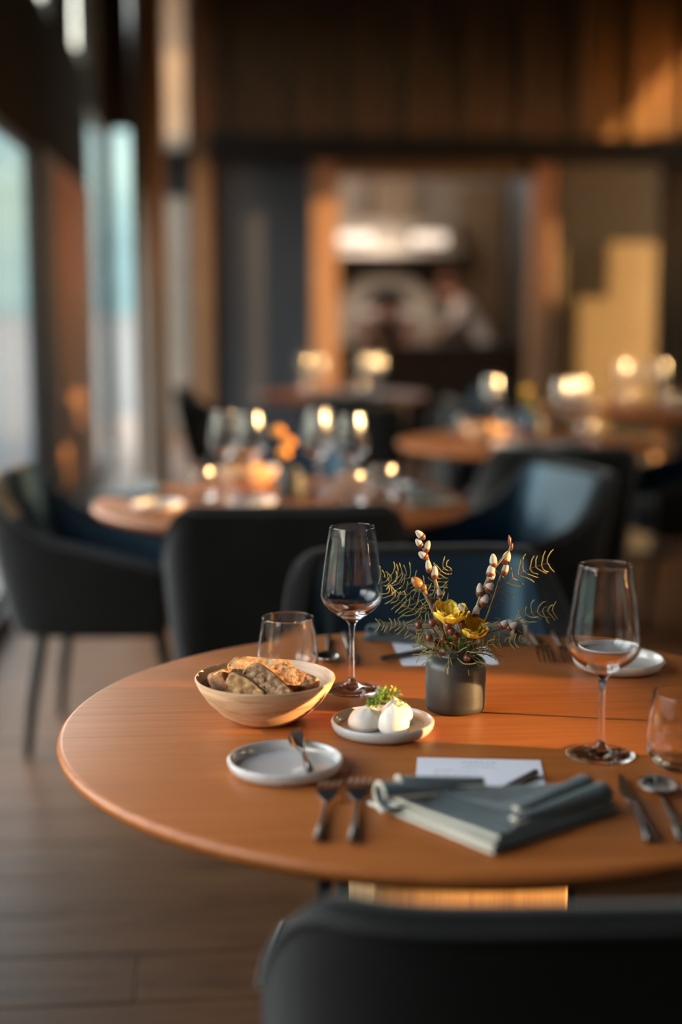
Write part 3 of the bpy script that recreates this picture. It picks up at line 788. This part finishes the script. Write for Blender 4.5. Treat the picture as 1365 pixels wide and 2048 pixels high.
tag(obj('leaves', join(*lf), THYME, th_, False), kind='stuff')

# ------------------------------------------------------------------ cutlery (local +Y runs from handle end to tip)
def handle(L, r0, r1): return tube([(0, 0, .0045), (0, .002, .0045), (0, L * .4, .0045), (0, L * .8, .0042), (0, L, .0050)], [r0 * .8, r0, (r0 + r1) / 2, r1, r1 * .9], 14)
def build_fork():
    f = empty('fork', (0, 0, 0))
    obj('handle', handle(.120, .0046, .0024), HANDW, f)
    g = []
    def zc(y): return .005 + .010 * sin(min(1, max(0, (y - .118) / .022)) * pi / 2) - .000 - .012 * max(0, (y - .140) / .055) ** 1.2
    def strip(x0, x1, y0, y1, n=8, x0e=None, x1e=None):
        V = []; F = []
        x0e = x0 if x0e is None else x0e; x1e = x1 if x1e is None else x1e
        for i in range(n + 1):
            t = i / n; y = y0 + (y1 - y0) * t; z = zc(y); a = x0 + (x0e - x0) * t; b = x1 + (x1e - x1) * t
            V += [(a, y, z), (b, y, z), (b, y, z + .0016), (a, y, z + .0016)]
        for i in range(n):
            for q in range(4): F.append((i * 4 + q, i * 4 + (q + 1) % 4, i * 4 + 4 + (q + 1) % 4, i * 4 + 4 + q))
        F += [(3, 2, 1, 0), tuple(n * 4 + q for q in range(4))]
        return V, F
    obj('head', join(strip(-.0025, .0025, .114, .124, 5, -.0112, .0112), strip(-.0112, .0112, .124, .131, 4, -.0128, .0128)), FLATW, f)
    for k in range(4):
        x = -.0128 + k * .00727; obj('tine', strip(x, x + .0038, .130, .194, 9, x + .0006, x + .0032), FLATW, f)
    return f
def build_knife():
    f = empty('dinner_knife', (0, 0, 0))
    obj('handle', handle(.105, .0062, .0040), HANDW, f)
    out = [(-.003, .103), (-.004, .112), (-.0075, .118), (-.0095, .132), (-.0092, .155), (-.0065, .180), (-.001, .205), (.003, .190), (.0045, .160), (.0045, .112), (.003, .103)]
    n = len(out); V = [(x, y, .0040) for x, y in out] + [(x, y, .0058) for x, y in out]
    obj('blade', (V, [tuple(range(n - 1, -1, -1)), tuple(range(n, 2 * n))] + [(i, (i + 1) % n, n + (i + 1) % n, n + i) for i in range(n)]), FLATW, f, False)
    return f
def build_spoon():
    f = empty('soup_spoon', (0, 0, 0))
    obj('handle', handle(.130, .0050, .0026), HANDW, f)
    def surf(u, v):
        a = 2 * pi * u; r = v
        x = .0215 * r * sin(a); y = .156 + .0275 * r * cos(a)
        return (x, y, .0018 + .0085 * r ** 2.2 )
    o = obj('bowl', grid(surf, 36, 8), FLATW, f); solid(o, .0013, 1)
    return f
def lay(o, tail, tip, z=TH):
    d = Vector((tip[0] - tail[0], tip[1] - tail[1], 0)); o.location = (tail[0], tail[1], z); o.rotation_euler = (0, 0, math.atan2(-d.x, d.y)); return o
FK = build_fork(); lay(FK, (.132, 1.377), (.164, 1.591)); tag(FK, 'dinner fork right beside the napkin', 'fork', 'forks')
f2 = dup(FK, (0, 0, 0), None, 'smaller fork left of the other, nearer the side plate', 'forks'); lay(f2, (.097, 1.384), (.127, 1.568)); f2.scale = (.95, .95, .95)
f3 = dup(FK, (0, 0, 0), None, 'fork on the far side of the table, right of the folded napkin', 'forks'); lay(f3, (.512, 2.270), (.500, 2.10))
f4 = dup(FK, (0, 0, 0), None, 'outer fork on the far side of the table beside its neighbour', 'forks'); lay(f4, (.548, 2.255), (.535, 2.09)); f4.scale = (.95, .95, .95)
KN = build_knife(); lay(KN, (.435, 1.353), (.463, 1.561)); tag(KN, 'dinner knife lying right of the slate napkin', 'knife', 'dinner knives')
k2 = dup(KN, (0, 0, 0), None, 'knife on the far side of the table behind the back wine glass', 'dinner knives'); lay(k2, (.205, 2.275), (.200, 2.085))
SP = build_spoon(); lay(SP, (.468, 1.352), (.4975, 1.55)); tag(SP, 'soup spoon lying right of the dinner knife', 'spoon', 'spoons')
s2 = dup(SP, (0, 0, 0), None, 'spoon at the right edge of the picture', 'spoons'); lay(s2, (.510, 1.362), (.540, 1.530)); s2.scale = (.85, .85, .85)
s3 = dup(SP, (0, 0, 0), None, 'spoon on the far side of the table, right of the back tumbler', 'spoons'); lay(s3, (.178, 2.265), (.162, 2.10)); s3.scale = (.9, .9, .9)
# butter knife resting on the side plate
bk = empty('butter_knife', (.1010, 1.556, TH + .0145)); tag(bk, 'small butter knife resting on the rim of the side plate', 'knife')
bk.rotation_euler = (R(-3.5), 0, R(2))
obj('handle', tube([(0, 0, .0045), (0, .002, .0045), (0, .03, .0045), (0, .066, .0045), (0, .074, .0045)], [.004, .0048, .0044, .0034, .0026], 14), HANDW, bk)
out = [(0, .072, .0035), (-.002, .080, .002), (-.013, .090, .009), (-.0165, .112, .012), (-.012, .137, .016), (.001, .145, .0195), (.0035, .120, .0165), (.002, .085, .007), (.001, .072, .0055)]
n = len(out); V = [(x, y, z) for x, y, z in out] + [(x + .0006, y - .0008, z + .0012) for x, y, z in out]
obj('blade', (V, [tuple(range(n - 1, -1, -1)), tuple(range(n, 2 * n))] + [(i, (i + 1) % n, n + (i + 1) % n, n + i) for i in range(n)]), FLATW, bk, False)

# ------------------------------------------------------------------ menu cards, pens, napkins
def build_card():
    c = empty('menu_card', (0, 0, 0))                  # local origin: centre, +Y towards the top edge
    obj('sheet', box(-.074, .074, -.105, .105, .0004, .0010), PAPER, c, False)
    def text(body, size, x, y, m, align='CENTER', space=1.0):
        cu = bpy.data.curves.new('print', 'FONT'); cu.body = body; cu.size = size; cu.align_x = align; cu.space_character = space; cu.materials.append(m)
        cu.resolution_u = 3
        tmp = bpy.data.objects.new('heading_curve', cu); COL.objects.link(tmp); bpy.context.view_layer.update()
        me = bpy.data.meshes.new_from_object(tmp); bpy.data.objects.remove(tmp); me.name = 'heading'
        o = bpy.data.objects.new('heading', me); COL.objects.link(o); o.parent = c; o.location = (x, y, .00115)
    text('NORDAN', .0072, 0, .088, INK, space=1.5)
    g = []
    def line(x, y, widths, h=.0011):
        for w in widths: g.append(box(x, x + w, y, y + h, .0010, .0011)); x += w + .0018
    line(-.0155, .0795, [.009, .006, .013]); line(-.022, .0720, [.011, .007, .012, .008])
    obj('print', join(*g), INKL, c, False); g = []
    line(-.054, .0600, [.010, .012]); line(-.054, .0500, [.008, .010])
    obj('print', join(*g), INK, c, False); g = []
    line(-.028, .0600, [.008, .010, .006]); line(-.031, .0500, [.006, .012, .008])
    for k in range(7): line(-.054, .040 - .010 * k, [.010, .009, .012, .007])
    obj('print', join(*g), INKL, c, False)
    return c
MC = build_card()
ang = math.atan2(-.024, .147)
rr = Vector((cos(ang), sin(ang))); dd = Vector((sin(ang), -cos(ang)))
ctrp = Vector((.2365, 1.647)) + rr * .0745 + dd * .105
MC.location = (ctrp.x, ctrp.y, TH); MC.rotation_euler = (0, 0, ang); tag(MC, 'white printed menu card partly under the near napkin', 'menu card', 'menu cards')
dup(MC, (.352, 2.185, TH), pi - .02, 'white menu card at the far setting behind the vase', 'menu cards')
def build_pen(p0, p1, label):
    a, b = Vector(p0), Vector(p1); L = (b - a).length
    t = empty('pen', a); t.rotation_euler = (0, 0, math.atan2(-(b - a).x, (b - a).y)); tag(t, label, 'pen', 'pens')
    obj('barrel', tube([(0, -.06, .0045), (0, L - .003, .0045), (0, L - .0008, .0045), (0, L, .0045)], [.0040, .0042, .0038, .003], 14), PENM, t)
    return t
build_pen((.316, 1.513, TH + .001), (.366, 1.568, TH + .001), 'black pen lying on the near menu card')
build_pen((.300, 2.140, TH + .001), (.345, 2.165, TH + .001), 'black pen on the far menu card left of the vase')

def build_napkin():
    """folded square napkin seen corner first; local -Y points at the sitter, +X to the right"""
    nk = empty('napkin', (0, 0, 0))
    def patch(K, L, F_, R_, z, lift=0, wav=.0):
        K, L, F_, R_ = [Vector((*p, 0)) for p in (K, L, F_, R_)]
        def fn(u, v):
            p = K * (1 - u) * (1 - v) + L * (1 - u) * v + R_ * u * (1 - v) + F_ * u * v
            dl = (p - L).length; dr = (p - R_).length
            zz = z + lift * (math.exp(-(dl / .045) ** 2) + math.exp(-(dr / .05) ** 2)) + wav * (noise.noise(p * 28 + Vector((z * 300, 0, 0))) + .5 * noise.noise(p * 60))
            return (p.x, p.y, zz)
        return fn
    K, L, F_, R_ = (.022, .034), (-.126, .036), (-.014, -.114), (.140, -.006)
    def add_layer(K, L, F_, R_, z, lift, wav, t=.0035, hems=('L', 'R')):
        fn = patch(K, L, F_, R_, z, lift, wav)
        o = obj('layer', grid(fn, 26, 26), NAPK, nk); solid(o, t, 0)
        if 'L' in hems: obj('hem', tube([Vector(fn(u / 24, 1)) for u in range(25)], t * .62, 8), HEM, o)
        if 'R' in hems: obj('hem', tube([Vector(fn(1, v / 24)) for v in range(25)], t * .55, 8), NAPK if hems == ('L', 'R', 'dark') else HEM, o)
    add_layer(K, L, F_, R_, .0026, .000, .0002, hems=('L', 'R', 'dark'))
    add_layer((.022, .033), (-.118, .036), (-.012, -.109), (.138, -.002), .0070, .001, .0004, .0044, hems=('L', 'R', 'dark'))
    add_layer((.022, .032), (-.112, .036), (-.006, -.098), (.134, .002), .0112, .002, .0006, .0036, hems=('L',))
    # top flap, its tip falling short of the corner, both ends rolled up
    add_layer((.020, .030), (-.092, .034), (.012, -.074), (.118, .008), .0150, .006, .0014, .0028, hems=('R',))
    add_layer((.018, .028), (-.084, .034), (.016, -.056), (.104, .012), .0190, .008, .0020, .0028, hems=('R',))
    # rolled folds at both ends
    def roll(a, b, r0, r1, t0, t1):
        a, b = Vector(a), Vector(b); d = (b - a).normalized(); s = d.cross(Vector((0, 0, 1))).normalized()
        def fn(u, v):
            th = (t0 + (t1 - t0) * u) * pi; r = r0 + (r1 - r0) * v
            return a.lerp(b, v) + s * r * 1.35 * cos(th) + Vector((0, 0, r * (1 + sin(th))))
        o = obj('fold', grid(fn, 20, 12), NAPK, nk); solid(o, .0026, 0)
        obj('hem', tube([fn(u / 20, 0) for u in range(21)], .0021, 8), HEM, o)
        obj('hem', tube([fn(0, v / 12) for v in range(13)], .0017, 8), HEM, o)
    roll((-.116, .006, .006), (-.020, .026, .012), .0145, .006, .10, 1.75)
    roll((-.094, .024, .008), (.000, .034, .016), .0135, .006, .10, 1.75)
    roll((.016, -.062, .011), (.128, .008, .008), .0035, .0105, -.25, 1.1)
    roll((.022, -.044, .015), (.112, .022, .013), .0035, .0100, -.25, 1.1)
    return nk
NP = build_napkin(); NP.location = (.286, 1.449, TH + .0012); NP.rotation_euler = (0, 0, R(-1)); tag(NP, 'slate grey linen napkin with cream hems folded before the near menu card', 'napkin', 'slate napkins')
dup(NP, (.372, 2.232, TH + .0012), R(178), 'slate grey napkin folded at the far side of the front table', 'slate napkins')
for x, y, a, l in [(-.20, 4.02, -80, 'slate napkin at the left end of the second table'), (.55, 3.82, 85, 'slate napkin at the right end of the second table'), (.20, 3.55, 0, 'slate napkin at the near side of the second table'), (1.22, 5.15, 0, 'slate napkin on the table right of middle'), (2.42, 7.2, 60, 'slate napkin on the farthest right table'), (.72, 8.02, 0, 'slate napkin on the farthest table')]:
    dup(NP, (x, y, TH + .0012), R(a), l, 'slate napkins')

# ------------------------------------------------------------------ vase and bouquet
VX, VY = .318, 1.851
def vase_geo(): return lathe([(0, 0), (.0345, 0), (.0385, .0015), (.0403, .0050), (.0408, .010), (.0408, .060), (.0400, .0655), (.0372, .0700), (.0320, .0730), (.0268, .0745), (.0252, .0765), (.0250, .0800), (.0255, .0850), (.0252, .0868), (.0240, .0872), (.0226, .0862), (.0222, .076), (.030, .068), (.036, .060), (.036, .008), (0, .006)], 96)
VS = obj('bud_vase', vase_geo(), VASEM); VS.location = (VX, VY, TH); tag(VS, 'matt dark grey stoneware vase holding twigs on the front table', 'vase', 'dark vases')
dup(VS, (.205, 3.945, TH), None, 'dark vase on the second table', 'dark vases')
dup(VS, (1.285, 5.66, TH), None, 'dark vase with yellow flowers on the table right of middle', 'dark vases')
U = .000687                                             # bouquet drawn on a grid of this many metres
cy_, sy_ = cos(R(-5)), sin(R(-5))
def bq(a, b, d=0):
    u = (a - 912) * U; w = (1418 - b) * U + d * .27
    return Vector((VX + u * cy_ - d * sy_, VY + u * sy_ + d * cy_, TH + w))
def rel(o): return o
def twig_thing(name, label, cat, grp=None):
    t = empty(name, (VX, VY, TH + .01)); tag(t, label, cat, grp); return t
def child(name, geo, m, t, smooth=True):
    o = obj(name, ([tuple(Vector(p) - t.location) for p in geo[0]], geo[1]), m, t, smooth); return o
def catkin(t, base, tip, r):
    base, tip = Vector(base), Vector(tip); ax = tip - base; L = ax.length
    ck = child('catkin', ellipsoid((base + tip) / 2, r * .88, r * .88, L * .60, ax, 12, 8, .18), CATKIN, t)
    hk = child('husk', ellipsoid(base + ax * .16, r * .96, r * .96, L * .36, ax, 10, 6, -.2), HUSK, t); hk.parent = ck
def willow(label, path, rad, cats, d=0, buds=()):
    t = twig_thing('willow_branch', label, 'branch', 'pussy willow branches')
    P = smooth_path([bq(*p) for p in path], 5); n = len(P)
    child('stem', tube(P, [rad * (1 - .6 * i / (n - 1)) for i in range(n)], 8), WILLOW, t)
    for (x0, y0, x1, y1, r) in cats: catkin(t, bq(x0, y0, d - .003), bq(x1, y1, d - .004), r * U)
    for (x0, y0, x1, y1, r) in buds: child('bud', ellipsoid((bq(x0, y0, d) + bq(x1, y1, d)) / 2, r * U, r * U, (bq(x0, y0, d) - bq(x1, y1, d)).length * .55, bq(x1, y1, d) - bq(x0, y0, d), 8, 6, .4), HUSK, t)
    return t
willow('pussy willow branch rising highest at the left of the vase', [(912, 1400, 0), (898, 1300, 0), (886, 1230, .0), (876, 1180, 0), (862, 1135, .0), (850, 1105, 0), (840, 1085, 0), (842, 1068, 0)], 3.4 * U,
       [(846, 1074, 832, 1060, 7.5), (842, 1090, 832, 1076, 7), (850, 1100, 856, 1080, 7), (852, 1112, 838, 1102, 8), (858, 1140, 854, 1118, 7), (868, 1152, 868, 1130, 8), (880, 1190, 876, 1174, 6)])
willow('pussy willow branch leaning right and ending in a bare forked tip', [(915, 1400, .002), (930, 1300, .002), (945, 1235, .002), (960, 1190, .002), (978, 1145, .002), (990, 1128, 0), (1005, 1110, 0), (1014, 1098, 0), (1015, 1075, 0)], 3.6 * U,
       [(958, 1186, 956, 1164, 8), (970, 1178, 980, 1162, 9.5), (962, 1206, 970, 1186, 9), (976, 1148, 980, 1126, 9.5), (983, 1130, 981, 1106, 8.5), (948, 1230, 952, 1208, 8), (944, 1250, 952, 1226, 8), (974, 1160, 984, 1142, 7)], 0,
       [(1014, 1090, 1012, 1070, 3), (1016, 1100, 1019, 1086, 3)])
willow('thin willow branch right of the forked one', [(920, 1400, .006), (950, 1290, .008), (972, 1240, .008), (988, 1190, .008), (1000, 1150, .008), (1008, 1122, .008)], 2.6 * U,
       [(1006, 1128, 1012, 1106, 9.5), (1004, 1150, 1010, 1130, 7.5)], .008)
willow('short willow branch reaching low to the right with two catkins', [(918, 1400, -.006), (945, 1265, -.012), (980, 1242, -.014), (1003, 1236, -.014), (1020, 1238, -.014)], 2.2 * U,
       [(994, 1240, 1008, 1228, 7), (1010, 1244, 1026, 1232, 7.5)], -.014)
willow('short willow twig beside the yellow flower', [(910, 1400, -.004), (918, 1260, -.01), (926, 1215, -.01), (920, 1200, -.01)], 2.4 * U,
       [(926, 1216, 916, 1196, 7.5), (950, 1278, 962, 1262, 8), (936, 1262, 944, 1250, 6), (884, 1296, 892, 1280, 7)], -.012)
# thick bud-tipped twig
t = twig_thing('bud_twig', 'thick brown twig ending in one sticky bud, left in the vase', 'twig')
P = smooth_path([bq(912, 1390, -.004), bq(905, 1300, -.016), bq(888, 1265, -.020), bq(874, 1225, -.022), bq(858, 1188, -.024), bq(844, 1160, -.024), bq(838, 1148, -.024)], 6); n = len(P)
child('stem', tube(P, [(6.2 - 2.2 * i / (n - 1)) * U * (1 + .12 * sin(i * 2.3)) for i in range(n)], 10), TWIG, t)
child('bud', ellipsoid(bq(832, 1147, -.024), 9.5 * U, 9.5 * U, 13.5 * U, bq(822, 1136, -.024) - bq(838, 1152, -.024), 14, 10, .15), BUDM, t)
child('bud', ellipsoid(bq(846, 1156, -.026), 5 * U, 5 * U, 7 * U, (0, 0, 1), 10, 6, .2), BUDM, t)
for q in range(4):
    pp = P[int((.25 + .2 * q) * (n - 1))]; child('bud', ellipsoid(pp + Vector(((-1) ** q * .003, -.002, 0)), 3 * U, 3 * U, 5 * U, (0, 0, 1), 8, 5), TWIG, t)
# olive feathery fern fronds
def frond(label, path, nl, ln, side=0, seed=1, curl=1.0):
    t = twig_thing('fern_frond', label, 'frond', 'olive fern fronds')
    P = smooth_path([bq(*p) for p in path], 8); n = len(P); rn = random.Random(seed)
    child('stem', tube(P, [1.5 * U * (1 - .6 * i / (n - 1)) for i in range(n)], 6), FERNSTEM, t)
    g = []
    start = .30
    for k in range(nl):
        f = start + (1 - start) * k / (nl - 1); i = min(n - 2, int(f * (n - 1))); p = P[i].lerp(P[i + 1], f * (n - 1) - i)
        d = (P[i + 1] - P[i]).normalized()
        for s in (-1, 1):
            if rn.random() < .06: continue
            sd = Vector((-d.z * cy_, d.x * 0, d.x)) * s
            L = 1.0 * ln * U * (1 - .40 * f) * rn.uniform(.65, 1.2)
            q = [p]; cur = p.copy(); dr = (sd * .95 + d * rn.uniform(.1, .6) + Vector((0, rn.uniform(-.45, .45), 0))).normalized()
            for w in range(5):
                cur = cur + dr * L / 5; q.append(cur.copy())
                dr = (dr + d * .12 * curl + Vector((rn.uniform(-.38, .38), rn.uniform(-.35, .35), rn.uniform(-.45, .30)))).normalized()
            g.append(tube(q, [1.0 * U, 1.1 * U, 1.15 * U, 1.2 * U, 1.35 * U, .8 * U], 5))
    tag(child('leaflets', join(*g), FERN, t), kind='stuff')
frond('feathery frond arching up to the right beyond the willow tips', [(915, 1400, .004), (940, 1260, .010), (1000, 1182, .010), (1045, 1148, .010), (1090, 1132, .010)], 12, 46, seed=3)
frond('feathery frond reaching right at middle height', [(917, 1400, -.004), (955, 1275, -.008), (1010, 1246, -.010), (1055, 1218, -.010), (1098, 1212, -.010)], 13, 38, seed=4)
frond('feathery frond fanning up to the left behind the bud twig', [(908, 1400, .004), (880, 1265, .012), (835, 1215, .014), (800, 1175, .014), (764, 1160, .014)], 15, 40, seed=5)
frond('second feathery frond left, close above the first', [(910, 1400, .008), (888, 1250, .022), (860, 1205, .024), (825, 1170, .024), (790, 1158, .024)], 13, 40, seed=6)
frond('thin curly frond reaching low to the left', [(906, 1400, -.004), (870, 1280, -.012), (830, 1258, -.014), (795, 1240, -.014), (762, 1238, -.014)], 13, 26, seed=7)
frond('feathery frond standing behind the yellow flower', [(912, 1400, .010), (880, 1230, .026), (872, 1190, .028), (880, 1165, .028), (895, 1150, .028)], 9, 34, seed=8)
frond('drooping frond in front of the vase neck at the right', [(916, 1400, -.006), (940, 1290, -.020), (965, 1270, -.026), (1000, 1262, -.028), (1030, 1258, -.028)], 10, 28, seed=9)
frond('wide feathery frond in the left thicket, a little lower', [(908, 1400, .000), (872, 1262, -.006), (838, 1230, -.008), (808, 1200, -.008), (778, 1178, -.008)], 14, 36, seed=31)
frond('small frond hanging over the left of the vase neck', [(908, 1400, -.006), (880, 1295, -.022), (862, 1280, -.026), (845, 1268, -.028), (835, 1262, -.028)], 8, 26, seed=10)
# yellow flowers
def flower(label, c, ax, r, seed, grp='yellow flowers in the front vase'):
    t = twig_thing('yellow_flower', label, 'flower', grp); c = Vector(c); ax = Vector(ax).normalized(); rn = random.Random(seed)
    M = ax.to_track_quat('Z', 'Y').to_matrix()
    child('stem', tube(smooth_path([Vector((VX, VY, TH + .012)), Vector((VX, VY, TH + .075)).lerp(c, .4), c - ax * r * .3], 5), .0013, 6), LEAFG, t)
    layers = [(5, .30, .75, .0), (6, .50, .92, .10), (7, .72, 1.0, .25), (8, .92, 1.0, .45)]
    for li, (cnt, rad, hh, op) in enumerate(layers):
        for k in range(cnt):
            a0 = 2 * pi * (k + .5 * (li % 2)) / cnt + rn.uniform(-.15, .15); wd = 1.15 * 2 * pi / cnt
            def fn(u, v, a0=a0, wd=wd, rad=rad, hh=hh, op=op):
                a = a0 + (u - .5) * wd * (1 - .25 * v ** 3); s = sin(v * pi * .5)
                rr_ = r * rad * (.25 + .75 * s + op * .22 * v * v + .05 * sin(u * 9 + seed)); z = r * hh * (v ** .9) * (1 - .12 * (2 * u - 1) ** 2) - r * .28
                return c + M @ Vector((rr_ * cos(a), rr_ * sin(a), z))
            o = child('petal', grid(fn, 6, 6), PETAL, t); solid(o, .0004, 0)
    return t
flower('yellow ruffled flower in the middle of the front vase', bq(896, 1224, -.020), (.05, -.28, 1), 36 * U, 3)
flower('lower yellow flower half hidden by willow at the vase neck', bq(936, 1250, -.018), (.30, -.55, 1), 30 * U, 5)
# leaves and berries
t = twig_thing('leafy_stem', 'glossy green leaves low in the vase neck', 'leaves')
for i, (a, b, c_, d_, w) in enumerate([(905, 1300, 902, 1248, 9), (922, 1300, 922, 1258, 8), (898, 1300, 888, 1262, 8), (932, 1295, 936, 1270, 7)]):
    p, q = bq(a, b, -.018), bq(c_, d_, -.022); ax = q - p
    def fn(u, v, p=p, ax=ax, w=w): return p + ax * v + Vector((1, 0, 0)) * (u - .5) * 2 * w * U * sin(pi * min(1, v * .93 + .05)) + Vector((0, 1, 0)) * .0035 * (2 * u - 1) ** 2
    o = child('leaf', grid(fn, 6, 10), LEAFG, t); solid(o, .0004)
t = twig_thing('berry_sprig', 'sprig of dark brown berries round the yellow flower', 'berries')
bs = [(836, 1233), (862, 1226), (898, 1236), (919, 1222), (910, 1252), (856, 1252), (872, 1268), (884, 1258), (930, 1292), (892, 1225)]
g = []
for i, (a, b) in enumerate(bs):
    d = -.022 - .004 * (i % 3); c = bq(a, b, d)
    if i in (2, 3, 9): c = bq(a, b, -.034)
    child('berry', ellipsoid(c, 7.6 * U, 7.6 * U, 8.4 * U, (.2, 0, 1), 12, 8), BERRY, t)
    g.append(tube(smooth_path([bq(910, 1300, -.012), bq((a + 910) / 2 + 4, (b + 1300) / 2 + 6, d * .8), c], 4), .0006, 5))
child('stem', join(*g), FERN, t)
# moss-like filler tangle in the neck
t = twig_thing('dried_moss', 'tangle of dry olive moss filling the vase neck', 'moss')
g = []; rn = random.Random(21)
for i in range(150):
    a = rn.uniform(0, 2 * pi); r0 = rn.uniform(0, .018); p = Vector((VX + r0 * cos(a), VY + r0 * sin(a), TH + .070))
    d = Vector((cos(a) * rn.uniform(.2, 1.3), sin(a) * rn.uniform(.2, 1.3), rn.uniform(.4, 1.3))).normalized(); q = [p]; L = rn.uniform(.025, .068)
    for w in range(6):
        p = p + d * L / 6; q.append(p.copy()); d = (d + Vector((rn.uniform(-.5, .5), rn.uniform(-.5, .5), rn.uniform(-.55, .3)))).normalized()
    g.append(tube(q, .00062, 5))
tag(child('strands', join(*g), FERN, t), kind='stuff'); t['kind'] = 'stuff'
# flowers on the other tables
VXo, VYo = VX, VY
def far_flowers(x, y, label, colm, seed, grp):
    rn = random.Random(seed)
    for k in range(3):
        t = empty('cut_flower', (x, y, TH + .02)); tag(t, ('lowest', 'middle', 'tallest')[k] + ' ' + label, 'flower', grp)
        tip = Vector((rn.uniform(-.04, .04), rn.uniform(-.03, .03), .11 + .03 * k))
        obj('stem', tube([(0, 0, -.01), tuple(tip * .5), tuple(tip)], .0014, 6), LEAFG, t)
        obj('bloom', ellipsoid(tip, .020, .020, .015, (0, 0, 1), 14, 8, .2), colm, t)
far_flowers(.205, 3.945, 'orange flower in the dark vase on the second table', mat('orange_petal', (.75, .30, .05), .6), 4, 'flowers on the second table')
far_flowers(1.285, 5.66, 'yellow flower in the vase on the table right of middle', mat('yellow_petal_far', (.55, .34, .04), .6), 9, 'flowers on the table right of middle')
